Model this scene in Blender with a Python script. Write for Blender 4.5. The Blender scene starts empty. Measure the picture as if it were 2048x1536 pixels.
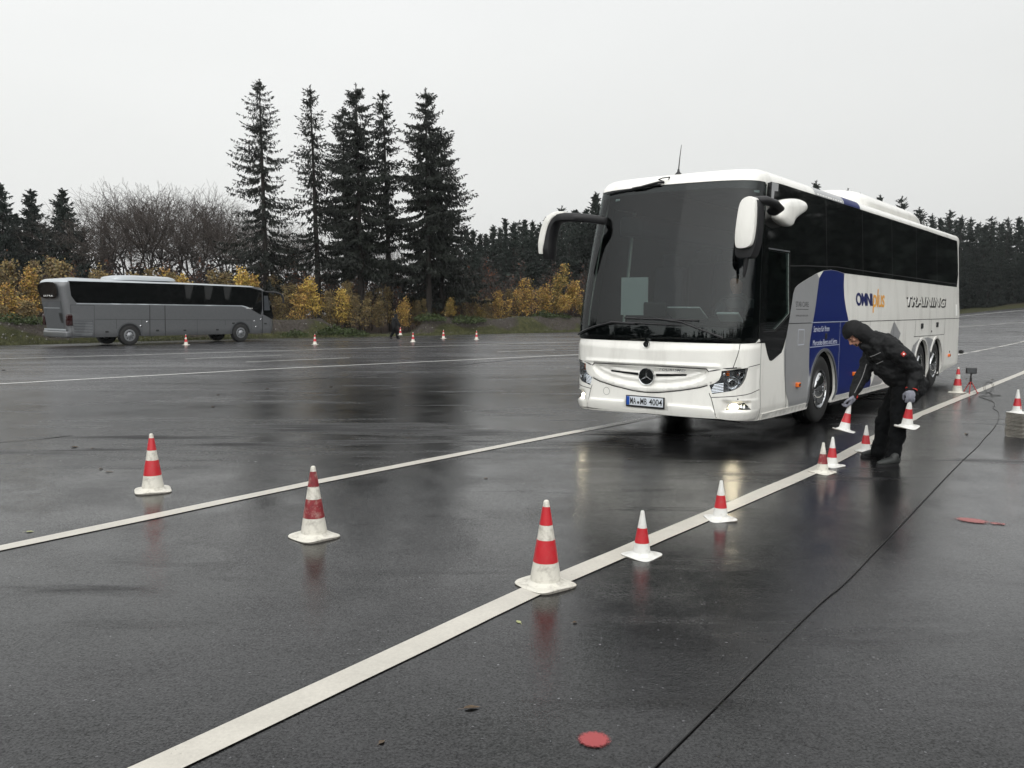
import bpy, bmesh, math, random
import numpy as np
from mathutils import Vector, Matrix, noise as mnoise
from mathutils.geometry import delaunay_2d_cdt
PI = math.pi
SC = bpy.context.scene
COL = SC.collection

# ------------------------------------------------------------------ camera
PITCH, ROLL, FPX, CAMH = math.radians(5.2007), math.radians(0.4044), 1707.0, 1.75
cF = np.array([0, math.cos(PITCH), -math.sin(PITCH)])
_R = np.array([1, 0, 0.]); _U = np.array([0, math.sin(PITCH), math.cos(PITCH)])
cR = _R*math.cos(ROLL) + _U*math.sin(ROLL)
cU = -_R*math.sin(ROLL) + _U*math.cos(ROLL)
CAM = np.array([0, 0, CAMH])
cd = bpy.data.cameras.new('camera'); cam = bpy.data.objects.new('camera', cd); COL.objects.link(cam)
cd.lens = FPX/2048*36; cd.sensor_width = 36; cd.sensor_fit = 'HORIZONTAL'; cd.clip_end = 3000; cd.clip_start = .05
cam.matrix_world = Matrix(((cR[0], cU[0], -cF[0], 0), (cR[1], cU[1], -cF[1], 0), (cR[2], cU[2], -cF[2], CAMH), (0, 0, 0, 1)))
SC.camera = cam

# ------------------------------------------------------------------ sky, sun, exposure
SUN_EL, SUN_AZ = math.radians(27), math.radians(178)      # overcast: a broad soft source behind the camera, to the left
wd = bpy.data.worlds.new('World'); SC.world = wd; wd.use_nodes = True
nt = wd.node_tree; nt.nodes.clear()
def N(t, **k):
    n = nt.nodes.new(t)
    for a, b in k.items(): setattr(n, a, b)
    return n
L = lambda a, b: nt.links.new(a, b)
out = N('ShaderNodeOutputWorld'); bg = N('ShaderNodeBackground')
tc = N('ShaderNodeTexCoord'); sep = N('ShaderNodeSeparateXYZ'); L(tc.outputs['Generated'], sep.inputs[0])
ramp = N('ShaderNodeValToRGB'); cr = ramp.color_ramp
cr.elements[0].position = 0.0; cr.elements[0].color = (.66, .67, .665, 1)
cr.elements[1].position = 1.0; cr.elements[1].color = (1.9, 1.92, 1.94, 1)
for p, c in ((.10, (.72, .728, .715)), (.28, (.80, .81, .80)), (.48, (.86, .875, .88)), (.62, (1.15, 1.17, 1.18))):
    e = cr.elements.new(p); e.color = (*c, 1)
cr.interpolation = 'B_SPLINE'; L(sep.outputs['Z'], ramp.inputs['Fac'])
mp = N('ShaderNodeMapping'); mp.inputs['Scale'].default_value = (1.2, 1.2, 3.2); L(tc.outputs['Generated'], mp.inputs[0])
no = N('ShaderNodeTexNoise'); no.inputs['Scale'].default_value = 1.6; no.inputs['Detail'].default_value = 4; L(mp.outputs[0], no.inputs['Vector'])
mr = N('ShaderNodeMapRange'); mr.inputs['To Min'].default_value = .94; mr.inputs['To Max'].default_value = 1.06; L(no.outputs['Fac'], mr.inputs['Value'])
# the sky is a touch brighter to the left of the picture
gx = N('ShaderNodeMapRange'); gx.inputs['From Min'].default_value = -1; gx.inputs['From Max'].default_value = 1
gx.inputs['To Min'].default_value = 1.10; gx.inputs['To Max'].default_value = .88; L(sep.outputs['X'], gx.inputs['Value'])
m0 = N('ShaderNodeMath', operation='MULTIPLY'); L(mr.outputs[0], m0.inputs[0]); L(gx.outputs[0], m0.inputs[1])
# sky gain raised behind the viewer, added to light the coach's upright faces
gy = N('ShaderNodeMapRange', interpolation_type='SMOOTHSTEP'); gy.inputs['From Min'].default_value = -1; gy.inputs['From Max'].default_value = .35
gy.inputs['To Min'].default_value = 2.1; gy.inputs['To Max'].default_value = 1.0; L(sep.outputs['Y'], gy.inputs['Value'])
m1 = N('ShaderNodeMath', operation='MULTIPLY'); L(m0.outputs[0], m1.inputs[0]); L(gy.outputs[0], m1.inputs[1]); m0 = m1
vm = N('ShaderNodeVectorMath', operation='SCALE'); L(ramp.outputs[0], vm.inputs[0]); L(m0.outputs[0], vm.inputs['Scale'])
sky = N('ShaderNodeTexSky'); sky.sky_type = 'NISHITA'; sky.sun_disc = False
sky.sun_elevation = SUN_EL; sky.sun_rotation = SUN_AZ; sky.dust_density = 6; sky.air_density = 1.5
hs = N('ShaderNodeHueSaturation'); hs.inputs['Saturation'].default_value = .15; hs.inputs['Value'].default_value = .012; L(sky.outputs[0], hs.inputs['Color'])
ad = N('ShaderNodeVectorMath', operation='ADD'); L(vm.outputs[0], ad.inputs[0]); L(hs.outputs[0], ad.inputs[1])
L(ad.outputs[0], bg.inputs['Color']); bg.inputs['Strength'].default_value = 1.0; L(bg.outputs[0], out.inputs[0])
sl = bpy.data.lights.new('sun', 'SUN'); so = bpy.data.objects.new('sun', sl); COL.objects.link(so)
sl.energy = 1.0; sl.angle = math.radians(120); sl.color = (1, .985, .955)
sd = Vector((math.sin(SUN_AZ)*math.cos(SUN_EL), math.cos(SUN_AZ)*math.cos(SUN_EL), math.sin(SUN_EL)))
so.rotation_euler = sd.to_track_quat('Z', 'Y').to_euler(); so.location = (0, 0, 60)
SC.view_settings.view_transform = 'Standard'; SC.view_settings.look = 'None'
SC.view_settings.exposure = .09; SC.view_settings.gamma = 1
SC.cycles.max_bounces = 7; SC.cycles.transparent_max_bounces = 12; SC.cycles.use_denoising = True
SC.cycles.sample_clamp_indirect = 8

# ------------------------------------------------------------------ helpers
def ray(x, y):
    v = cF*FPX + cR*(x-1024) - cU*(y-768); return v/np.linalg.norm(v)
TH = math.radians(52.2548); DR = np.array([math.cos(TH), math.sin(TH)]); NN = np.array([DR[1], -DR[0]])
def smooth(x):
    x = np.clip(x, 0, 1); return x*x*(3-2*x)
def gz(x, y):
    u = x*DR[0]+y*DR[1]; v = x*NN[0]+y*NN[1]; k = -v-7.5
    z = np.where(k < 0, 0, np.where(k < 2, -.0105*k*k/4, -.0105*(k-1)))
    s = u-38
    z = z + np.where(s > 0, np.where(s < 30, .0004*s*s, .36+.024*(s-30))*smooth((v+40)/26), 0)
    return z
def hit(x, y):
    r = ray(x, y); pv = t = 2.
    while t < 400:
        p = CAM+r*t
        if p[2] < gz(p[0], p[1]):
            a, b = pv, t
            for _ in range(30):
                m = (a+b)/2; p = CAM+r*m
                if p[2] < gz(p[0], p[1]): b = m
                else: a = m
            return CAM+r*a
        pv = t; t *= 1.01
    return CAM+r*t
def at(x, y, Y):
    r = ray(x, y); return CAM+r*(Y/r[1])
def tag(o, label=None, cat=None, group=None, kind=None):
    if label: o['label'] = label
    if cat: o['category'] = cat
    if group: o['group'] = group
    if kind: o['kind'] = kind
    return o
def empty(name, loc, rz=0, label=None, cat=None, group=None):
    o = bpy.data.objects.new(name, None); COL.objects.link(o); o.location = loc; o.rotation_euler = (0, 0, rz)
    o.empty_display_size = .2
    return tag(o, label, cat, group)
def link_mesh(name, me, mats, parent=None, smoothf=True, loc=None):
    o = bpy.data.objects.new(name, me); COL.objects.link(o)
    for m in (mats if isinstance(mats, (list, tuple)) else [mats]):
        me.materials.append(m)
    if smoothf and len(me.polygons):
        me.polygons.foreach_set('use_smooth', [True]*len(me.polygons))
    if parent: o.parent = parent
    if loc is not None: o.location = loc
    return o
def mesh_np(name, verts, faces, idx=None):
    me = bpy.data.meshes.new(name)
    verts = np.asarray(verts, dtype=np.float32); faces = np.asarray(faces, dtype=np.int32)
    nv, nf, k = len(verts), len(faces), faces.shape[1]
    me.vertices.add(nv); me.vertices.foreach_set('co', verts.ravel())
    me.loops.add(nf*k); me.loops.foreach_set('vertex_index', faces.ravel())
    me.polygons.add(nf); me.polygons.foreach_set('loop_start', np.arange(0, nf*k, k, dtype=np.int32))
    if idx is not None: me.polygons.foreach_set('material_index', np.asarray(idx, dtype=np.int32))
    me.update(calc_edges=True); me.validate(); return me
class MB:
    def __init__(s): s.v = []; s.f = []; s.m = []; s.mi = 0
    def add(s, vs, fs):
        b = len(s.v); s.v += [tuple(map(float, p)) for p in vs]; s.f += [tuple(i+b for i in f) for f in fs]; s.m += [s.mi]*len(fs)
    def box(s, c, d, M=None, bev=0):
        bm = bmesh.new(); bmesh.ops.create_cube(bm, size=1)
        bmesh.ops.scale(bm, vec=d, verts=bm.verts)
        if bev: bmesh.ops.bevel(bm, geom=list(bm.edges), offset=bev, segments=3, profile=.6, affect='EDGES')
        if M is not None: bmesh.ops.transform(bm, matrix=M, verts=bm.verts)
        bmesh.ops.translate(bm, vec=c, verts=bm.verts)
        s.bm(bm)
    def bm(s, bm):
        bm.verts.index_update(); b = len(s.v)
        s.v += [tuple(v.co) for v in bm.verts]
        for f in bm.faces: s.f.append(tuple(v.index+b for v in f.verts)); s.m.append(s.mi)
        bm.free()
    def tube(s, pts, r, n=8, cap=True):
        pts = [Vector(p) for p in pts]; rs = r if isinstance(r, (list, tuple)) else [r]*len(pts)
        up = Vector((0, 0, 1)); rings = []
        pa = None
        for i, p in enumerate(pts):
            d = (pts[min(i+1, len(pts)-1)]-pts[max(i-1, 0)])
            d = d.normalized() if d.length > 1e-9 else up
            if pa is None:
                x = d.cross(up); x = x.normalized() if x.length > .05 else d.cross(Vector((1, 0, 0))).normalized()
            else:
                x = (pa - d*pa.dot(d)); x = x.normalized() if x.length > 1e-6 else d.orthogonal().normalized()
            pa = x; y = d.cross(x)
            rr = rs[i]; rx, ry = rr if isinstance(rr, (tuple, list)) else (rr, rr)
            rings.append([p+x*math.cos(2*PI*k/n)*rx+y*math.sin(2*PI*k/n)*ry for k in range(n)])
        vs = [q for g in rings for q in g]; fs = []
        for i in range(len(rings)-1):
            for k in range(n): fs.append((i*n+k, i*n+(k+1) % n, (i+1)*n+(k+1) % n, (i+1)*n+k))
        if cap: fs.append(tuple(range(n))[::-1]); fs.append(tuple((len(rings)-1)*n+k for k in range(n)))
        s.add(vs, fs)
    def lathe(s, prof, n=32, M=Matrix()):        # prof (r, z) about z
        vs = []; fs = []
        for r, z in prof:
            for k in range(n): vs.append(M @ Vector((r*math.cos(2*PI*k/n), r*math.sin(2*PI*k/n), z)))
        for i in range(len(prof)-1):
            for k in range(n): fs.append((i*n+k, i*n+(k+1) % n, (i+1)*n+(k+1) % n, (i+1)*n+k))
        s.add(vs, fs)
    def ball(s, c, r, M=None, seg=16):
        bm = bmesh.new(); bmesh.ops.create_uvsphere(bm, u_segments=seg, v_segments=max(6, seg//2), radius=1)
        rr = r if isinstance(r, (tuple, list)) else (r, r, r)
        bmesh.ops.scale(bm, vec=rr, verts=bm.verts)
        if M is not None: bmesh.ops.transform(bm, matrix=M, verts=bm.verts)
        bmesh.ops.translate(bm, vec=c, verts=bm.verts); s.bm(bm)
    def obj(s, name, mats, parent=None, smoothf=True, loc=None):
        me = bpy.data.meshes.new(name); me.from_pydata(s.v, [], s.f); me.update()
        if any(s.m): me.polygons.foreach_set('material_index', s.m)
        o = link_mesh(name, me, mats, parent, smoothf, loc)
        if smoothf: sharp(me)
        return o
def sharp(me, ang=.7):
    bm = bmesh.new(); bm.from_mesh(me)
    for e in bm.edges:
        if len(e.link_faces) == 2 and e.calc_face_angle(0) > ang: e.smooth = False
    bm.to_mesh(me); bm.free()
def copy_tree(o, parent=None):
    c = o.copy(); COL.objects.link(c)
    if parent: c.parent = parent
    for ch in list(o.children): copy_tree(ch, c)
    return c

# ------------------------------------------------------------------ materials
def mat(name, col, rough=.5, metal=0, coat=0, var=0, vscale=8, bump=0, bscale=60, spec=.5, emit=None, es=0, dirt=None, dscale=3, damt=.5, trans=0, ior=1.45, stretch=None):
    m = bpy.data.materials.new(name); m.use_nodes = True; t = m.node_tree; b = t.nodes['Principled BSDF']
    b.inputs['Base Color'].default_value = (*col, 1); b.inputs['Roughness'].default_value = rough; b.inputs['Metallic'].default_value = metal
    b.inputs['Coat Weight'].default_value = coat; b.inputs['Coat Roughness'].default_value = .06
    b.inputs['Specular IOR Level'].default_value = spec; b.inputs['IOR'].default_value = ior
    b.inputs['Transmission Weight'].default_value = trans
    if emit: b.inputs['Emission Color'].default_value = (*emit, 1); b.inputs['Emission Strength'].default_value = es
    co = t.nodes.new('ShaderNodeTexCoord')
    if var or dirt:
        n = t.nodes.new('ShaderNodeTexNoise'); n.inputs['Scale'].default_value = vscale; n.inputs['Detail'].default_value = 5
        t.links.new(co.outputs['Object'], n.inputs['Vector'])
        mr = t.nodes.new('ShaderNodeMapRange'); mr.inputs['From Min'].default_value = .3; mr.inputs['From Max'].default_value = .7
        mr.inputs['To Min'].default_value = 1-var; mr.inputs['To Max'].default_value = 1+var
        t.links.new(n.outputs['Fac'], mr.inputs['Value'])
        vm = t.nodes.new('ShaderNodeVectorMath'); vm.operation = 'SCALE'; vm.inputs[0].default_value = col
        t.links.new(mr.outputs[0], vm.inputs['Scale']); src = vm.outputs[0]
        if dirt:
            n2 = t.nodes.new('ShaderNodeTexNoise'); n2.inputs['Scale'].default_value = dscale; n2.inputs['Detail'].default_value = 8; n2.inputs['Roughness'].default_value = .65
            if stretch:
                sp_ = t.nodes.new('ShaderNodeMapping'); sp_.inputs['Scale'].default_value = (1, 1, stretch); t.links.new(co.outputs['Object'], sp_.inputs[0]); t.links.new(sp_.outputs[0], n2.inputs['Vector'])
            else: t.links.new(co.outputs['Object'], n2.inputs['Vector'])
            m2 = t.nodes.new('ShaderNodeMapRange'); m2.inputs['From Min'].default_value = .50; m2.inputs['From Max'].default_value = .72; m2.inputs['To Max'].default_value = damt
            t.links.new(n2.outputs['Fac'], m2.inputs['Value'])
            mx = t.nodes.new('ShaderNodeMix'); mx.data_type = 'RGBA'; mx.inputs['B'].default_value = (*dirt, 1)
            t.links.new(m2.outputs[0], mx.inputs['Factor']); t.links.new(src, mx.inputs['A']); src = mx.outputs['Result']
        t.links.new(src, b.inputs['Base Color'])
    if bump:
        n3 = t.nodes.new('ShaderNodeTexNoise'); n3.inputs['Scale'].default_value = bscale; n3.inputs['Detail'].default_value = 4
        t.links.new(co.outputs['Object'], n3.inputs['Vector'])
        bp = t.nodes.new('ShaderNodeBump'); bp.inputs['Strength'].default_value = bump; bp.inputs['Distance'].default_value = .01
        t.links.new(n3.outputs['Fac'], bp.inputs['Height']); t.links.new(bp.outputs[0], b.inputs['Normal'])
    return m
def leafmat(name, col, var=.35, sc=1.2, rough=.6, tr=.25):
    m = mat(name, col, rough, var=var, vscale=sc, spec=.3)
    b = m.node_tree.nodes['Principled BSDF']
    b.inputs['Subsurface Weight'].default_value = 0
    return m
def glassmat(name, tint, alpha, rough=.02):
    m = bpy.data.materials.new(name); m.use_nodes = True; t = m.node_tree; t.nodes.clear()
    o = t.nodes.new('ShaderNodeOutputMaterial'); tr = t.nodes.new('ShaderNodeBsdfTransparent'); gl = t.nodes.new('ShaderNodeBsdfGlossy')
    tr.inputs[0].default_value = (*tint, 1); gl.inputs['Roughness'].default_value = rough; gl.inputs['Color'].default_value = (.92, .95, .95, 1)
    fr = t.nodes.new('ShaderNodeFresnel'); fr.inputs['IOR'].default_value = 1.5
    ma = t.nodes.new('ShaderNodeMath'); ma.operation = 'MULTIPLY_ADD'; ma.inputs[1].default_value = alpha; ma.inputs[2].default_value = 0.01
    t.links.new(fr.outputs[0], ma.inputs[0])
    mx = t.nodes.new('ShaderNodeMixShader'); t.links.new(ma.outputs[0], mx.inputs[0]); t.links.new(tr.outputs[0], mx.inputs[1]); t.links.new(gl.outputs[0], mx.inputs[2])
    t.links.new(mx.outputs[0], o.inputs[0]); return m
M = {}
M['white'] = mat('white_paint', (.82, .812, .76), .30, coat=.6, var=.02, vscale=2, dirt=(.30, .285, .25), dscale=2.6, damt=.34, stretch=.22)
M['skirt'] = mat('dirty_white_paint', (.66, .65, .61), .35, coat=.3, var=.04, dirt=(.25, .24, .22), dscale=14, damt=.5)
M['silver'] = mat('silver_paint', (.36, .365, .37), .38, metal=.35, coat=.4, var=.03)
M['blue'] = mat('blue_paint', (.002, .011, .095), .45, var=.05, spec=.25)
M['black_gloss'] = mat('black_gloss', (.006, .007, .007), .07, spec=.5)
M['side_glass'] = mat('dark_side_glass', (.003, .0035, .0035), .04, spec=.36)
M['frit'] = mat('black_glass_border', (.008, .009, .01), .08)
M['windscreen'] = glassmat('windscreen_glass', (.40, .46, .45), .55)
M['door_glass'] = glassmat('door_glass', (.62, .70, .68), 1.0)
M['inner'] = mat('dark_interior', (.007, .0075, .008), .8)
M['dash'] = mat('dashboard_grey', (.012, .013, .014), .6, bump=.1)
M['seat'] = mat('seat_fabric', (.014, .014, .02), .9, var=.2)
M['paper'] = mat('paper', (.55, .58, .57), .8)
M['gap'] = mat('panel_gap', (.012, .012, .012), .7)
M['gapl'] = mat('pale_panel_edge', (.30, .33, .42), .5)
M['plastic'] = mat('black_plastic', (.012, .012, .013), .45, bump=.05, bscale=200)
M['rubber'] = mat('tyre_rubber', (.014, .014, .014), .55, var=.2, bump=.15, bscale=80)
M['chrome'] = mat('chrome', (.62, .63, .64), .08, metal=1, var=.03)
M['steel'] = mat('dull_steel', (.28, .29, .30), .35, metal=.8, var=.1)
M['orange'] = mat('orange_lens', (.75, .16, .02), .2, coat=.5)
M['reflector'] = mat('lamp_reflector', (.75, .77, .80), .12, metal=1)
M['lampdark'] = mat('lamp_housing', (.10, .105, .11), .2, metal=.6)
M['lens'] = glassmat('lamp_lens', (.93, .94, .95), 1.0)
M['foglit'] = mat('lit_fog_lamp', (1, .95, .8), .3, emit=(1, .86, .60), es=48)
M['ledlit'] = mat('lit_led_strip', (.9, .92, .95), .3, emit=(.9, .95, 1), es=.6)
M['navy'] = mat('navy_letters', (.01, .015, .09), .4)
M['amber'] = mat('amber_letters', (.72, .34, .05), .4)
M['blackl'] = mat('black_letters', (.01, .01, .01), .4)
M['greyl'] = mat('grey_letters', (.05, .05, .052), .5)
M['whitel'] = mat('pale_letters', (.55, .58, .66), .5)
M['plate'] = mat('plate_white', (.62, .66, .70), .3)
M['eublue'] = mat('plate_blue', (.01, .07, .35), .4)
M['reflstrip'] = mat('white_reflector_sticker', (.85, .85, .83), .4)
# the parked bus
M['grey'] = mat('metallic_grey_paint', (.125, .13, .135), .36, metal=.35, coat=.5, var=.05)
M['greyroof'] = mat('pale_grey_roof', (.40, .43, .45), .35, metal=.3, coat=.3)
M['greydark'] = mat('dark_grey_panel', (.07, .075, .08), .5)
M['tail'] = mat('tail_lamp', (.022, .004, .004), .15, coat=.5)
# cones
M['cone_white'] = mat('cone_white', (.62, .60, .53), .42, var=.05, dirt=(.20, .18, .15), dscale=16, damt=.7)
M['cone_clean'] = mat('clean_cone_white', (.66, .66, .63), .4, var=.03, dirt=(.34, .31, .26), dscale=16, damt=.5)
M['cone_red'] = mat('cone_red', (.46, .018, .026), .36, var=.1, coat=.15, dirt=(.30, .12, .10), dscale=22, damt=.3)
M['cone_worn'] = mat('worn_cone_red', (.20, .02, .025), .5, var=.3, vscale=20, dirt=(.42, .32, .27), dscale=18, damt=.8)
M['cone_edge'] = mat('cone_base_edge', (.24, .225, .195), .6, var=.2, dirt=(.06, .055, .05), dscale=40, damt=.8)
# clothes
M['jacket'] = mat('black_jacket', (.0055, .006, .0065), .7, spec=.3, var=.25, vscale=14, bump=.5, bscale=28)
M['trousers'] = mat('black_trousers', (.004, .0045, .005), .9, spec=.15, var=.25, vscale=14, bump=.2, bscale=40)
M['skin'] = mat('skin', (.42, .22, .15), .5, var=.08)
M['glove'] = mat('grey_glove', (.20, .205, .24), .8, var=.12, vscale=60, bump=.2, bscale=200)
M['glovedark'] = mat('glove_palm', (.03, .03, .035), .7)
M['shoe'] = mat('dark_shoe', (.018, .02, .019), .55, var=.3, vscale=30)
M['redcuff'] = mat('red_cuff', (.45, .03, .02), .7)
M['piping'] = mat('grey_piping', (.20, .20, .20), .5)
M['redmetal'] = mat('red_metal', (.35, .02, .015), .4)
M['cable'] = mat('cable_rubber', (.006, .006, .006), .5)
# ------------------------------------------------------------------ ground, asphalt, markings
def pip(P, poly):
    x, y = P[:, 0], P[:, 1]; r = np.zeros(len(P), bool); n = len(poly)
    for i in range(n):
        x1, y1 = poly[i]; x2, y2 = poly[(i+1) % n]
        if y1 == y2: continue
        c = ((y1 > y) != (y2 > y)) & (x < (x2-x1)*(y-y1)/(y2-y1)+x1); r ^= c
    return r
def dist_poly(P, poly, closed=True):
    d = np.full(len(P), 1e9); n = len(poly)
    for i in range(n if closed else n-1):
        a = np.array(poly[i]); b = np.array(poly[(i+1) % n]); ab = b-a
        t = np.clip(((P-a)@ab)/(ab@ab), 0, 1); d = np.minimum(d, np.linalg.norm(P-(a+t[:, None]*ab), axis=1))
    return d
def cdt(outer, holes, step, pts=None, creases=()):
    """triangulate a 2D polygon with holes; boundary cut to step, inner points from pts"""
    vs = []; es = []
    def loop(p):
        b = len(vs)
        for i in range(len(p)):
            a = np.array(p[i], float); c = np.array(p[(i+1) % len(p)], float); k = max(1, int(math.ceil(np.linalg.norm(c-a)/step)))
            for j in range(k): vs.append(a+(c-a)*j/k)
        n = len(vs)-b
        for i in range(n): es.append((b+i, b+(i+1) % n))
    loops = [outer]+holes
    for l in loops: loop(l)
    if pts is not None and len(pts):
        pts = np.asarray(pts); k = pip(pts, outer)
        for h in holes: k &= ~pip(pts, h)
        pts = pts[k]
        B = np.array(vs); keep = np.ones(len(pts), bool)
        for l in loops:
            if len(pts): keep &= dist_poly(pts, l) > step*.3
        for l in creases: keep &= dist_poly(pts, l, False) > .009
        vs += list(pts[keep])
    for l in creases:
        b = len(vs); vs += [np.array(q, float) for q in l]; es += [(b+k, b+k+1) for k in range(len(l)-1)]
    r = delaunay_2d_cdt([Vector(v) for v in vs], es, [], 0, 1e-5)
    V = np.array([tuple(v) for v in r[0]]); T = np.array([tuple(f) for f in r[2] if len(f) == 3])
    c = V[T].mean(1); k = pip(c, outer)
    for h in holes: k &= ~pip(c, h)
    T = T[k]
    # orientation ccw
    A = V[T]; cr_ = (A[:, 1, 0]-A[:, 0, 0])*(A[:, 2, 1]-A[:, 0, 1])-(A[:, 1, 1]-A[:, 0, 1])*(A[:, 2, 0]-A[:, 0, 0])
    T[cr_ < 0] = T[cr_ < 0][:, ::-1]
    return V, T
EDGE = [(-70, 8), (-45, 26), (-25.1, 43.0), (-21.55, 48.6), (-15.3, 54.0), (-5.47, 60.4), (5.1, 70.4), (22, 88), (40, 108), (56, 124), (76, 131), (110, 125), (150, 95), (170, 20), (120, -60), (-60, -60)]
gx_, gy_ = np.meshgrid(np.arange(-70, 172, 2.), np.arange(-60, 134, 2.)); GP = np.c_[gx_.ravel()+.013, gy_.ravel()+.017]
V, T = cdt(EDGE, [], 2.0, GP)
me = mesh_np('asphalt', np.c_[V, gz(V[:, 0], V[:, 1])], T)

am = bpy.data.materials.new('wet_asphalt'); am.use_nodes = True; t = am.node_tree; b = t.nodes['Principled BSDF']
def tn(tp, **k):
    n = t.nodes.new(tp)
    for a_, b_ in k.items(): setattr(n, a_, b_)
    return n
def noise_(vec, scale, detail=4, rough=.55):
    n = tn('ShaderNodeTexNoise'); n.inputs['Scale'].default_value = scale; n.inputs['Detail'].default_value = detail; n.inputs['Roughness'].default_value = rough
    t.links.new(vec, n.inputs['Vector']); return n.outputs['Fac']
def rng_(src, a0, a1, b0, b1):
    n = tn('ShaderNodeMapRange'); n.inputs['From Min'].default_value = a0; n.inputs['From Max'].default_value = a1; n.inputs['To Min'].default_value = b0; n.inputs['To Max'].default_value = b1
    t.links.new(src, n.inputs['Value']); return n.outputs[0]
def mth(op, a_, b_):
    n = tn('ShaderNodeMath', operation=op)
    for i, q in enumerate((a_, b_)):
        if isinstance(q, (int, float)): n.inputs[i].default_value = q
        else: t.links.new(q, n.inputs[i])
    return n.outputs[0]
tc = tn('ShaderNodeTexCoord'); P_ = tc.outputs['Object']
mp = tn('ShaderNodeMapping'); mp.inputs['Rotation'].default_value = (0, 0, -TH+.15); mp.inputs['Scale'].default_value = (.12, .55, 1); t.links.new(P_, mp.inputs[0])
mp2 = tn('ShaderNodeMapping'); mp2.inputs['Rotation'].default_value = (0, 0, -.45); mp2.inputs['Scale'].default_value = (.25, 1.5, 1); t.links.new(P_, mp2.inputs[0])
streak = noise_(mp.outputs[0], 1.0, 6, .6)            # long worn lanes along the track
streak2 = noise_(mp2.outputs[0], 1.0, 7, .62)         # short dark scuffs
big = noise_(P_, .22, 3)
agg = noise_(P_, 170, 2, .6); mid = noise_(P_, 26, 4, .6)
vor = tn('ShaderNodeTexVoronoi'); vor.inputs['Scale'].default_value = 120; t.links.new(P_, vor.inputs['Vector'])
rippl = noise_(P_, 9, 3, .5)
# stone chips of many greys in the binder
chip = rng_(vor.outputs['Color'], 0, 1, .2, 2.4)
base = mth('MULTIPLY', mth('MULTIPLY', rng_(agg, .3, .7, .62, 1.4), chip), rng_(big, .3, .7, .004, .006))
vcs = tn('ShaderNodeSeparateColor'); t.links.new(vor.outputs['Color'], vcs.inputs[0]); base = mth('ADD', base, mth('MULTIPLY', rng_(vcs.outputs[1], .9965, .999, 0, .10), rng_(vcs.outputs[2], .2, 1, .2, 1)))  # sparse pale stone specks, painting wet glints into the base colour
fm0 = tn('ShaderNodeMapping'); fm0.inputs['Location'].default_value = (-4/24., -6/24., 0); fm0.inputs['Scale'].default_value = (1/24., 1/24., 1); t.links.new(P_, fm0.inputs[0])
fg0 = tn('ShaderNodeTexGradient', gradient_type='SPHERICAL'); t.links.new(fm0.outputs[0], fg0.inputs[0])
# base lightened far out, standing in for sky sheen; paler strip right of the joint
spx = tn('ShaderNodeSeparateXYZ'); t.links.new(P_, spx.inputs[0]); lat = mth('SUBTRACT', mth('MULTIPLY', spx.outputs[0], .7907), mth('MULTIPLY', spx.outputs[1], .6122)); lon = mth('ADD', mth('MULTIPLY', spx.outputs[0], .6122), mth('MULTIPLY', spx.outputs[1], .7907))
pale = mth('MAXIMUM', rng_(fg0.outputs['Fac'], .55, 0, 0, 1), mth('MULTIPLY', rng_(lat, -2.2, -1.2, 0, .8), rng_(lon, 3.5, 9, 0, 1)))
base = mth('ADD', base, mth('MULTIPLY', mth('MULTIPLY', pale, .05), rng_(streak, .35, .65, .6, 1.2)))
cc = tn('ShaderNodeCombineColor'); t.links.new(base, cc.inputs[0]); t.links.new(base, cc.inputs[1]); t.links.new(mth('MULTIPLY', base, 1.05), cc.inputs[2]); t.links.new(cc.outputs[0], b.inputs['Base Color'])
scuff = mth('MULTIPLY', rng_(streak2, .57, .68, 0, 1), rng_(big, .42, .6, 0, 1))      # where the film is broken
dry = mth('MAXIMUM', scuff, rng_(streak, .60, .72, 0, .8))
sm_ = tn('ShaderNodeMapping'); sm_.inputs['Location'].default_value = (1.9/5.2, -11.4/1.6, 0); sm_.inputs['Scale'].default_value = (1/5.2, 1/1.6, 1); t.links.new(P_, sm_.inputs[0])
gs = tn('ShaderNodeTexGradient', gradient_type='SPHERICAL'); t.links.new(sm_.outputs[0], gs.inputs[0])
stain = mth('MULTIPLY', rng_(gs.outputs['Fac'], .0, .35, 0, 1), rng_(streak2, .46, .60, 0, 1))
dry = mth('MAXIMUM', dry, stain)
fm_ = tn('ShaderNodeMapping'); fm_.inputs['Location'].default_value = (-4/19., -8/19., 0); fm_.inputs['Scale'].default_value = (1/19., 1/19., 1); t.links.new(P_, fm_.inputs[0])
fg = tn('ShaderNodeTexGradient', gradient_type='SPHERICAL'); t.links.new(fm_.outputs[0], fg.inputs[0])
film = rng_(mth('ADD', fg.outputs['Fac'], mth('MULTIPLY', mth('SUBTRACT', big, .5), .5)), .05, .45, 0, 1)       # deeper water film where the coach stands
rgh = mth('ADD', mth('SUBTRACT', rng_(streak, .35, .65, .20, .27), mth('MULTIPLY', film, .08)), mth('MULTIPLY', dry, .36))
rgh = mth('ADD', rgh, rng_(mid, .3, .7, -.02, .05))
t.links.new(rgh, b.inputs['Roughness'])
b.inputs['IOR'].default_value = 1.40
cov = mth('ADD', mth('MULTIPLY', noise_(P_, 75, 3, .7), .6), mth('ADD', mth('MULTIPLY', noise_(P_, 24, 4, .7), .25), mth('MULTIPLY', noise_(P_, 1.7, 4, .6), .15)))
t.links.new(mth('MULTIPLY', rng_(cov, .42, .58, .18, .80), mth('SUBTRACT', 1, mth('MULTIPLY', dry, .5))), b.inputs['Specular IOR Level'])     # the film breaks over the stones
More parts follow.
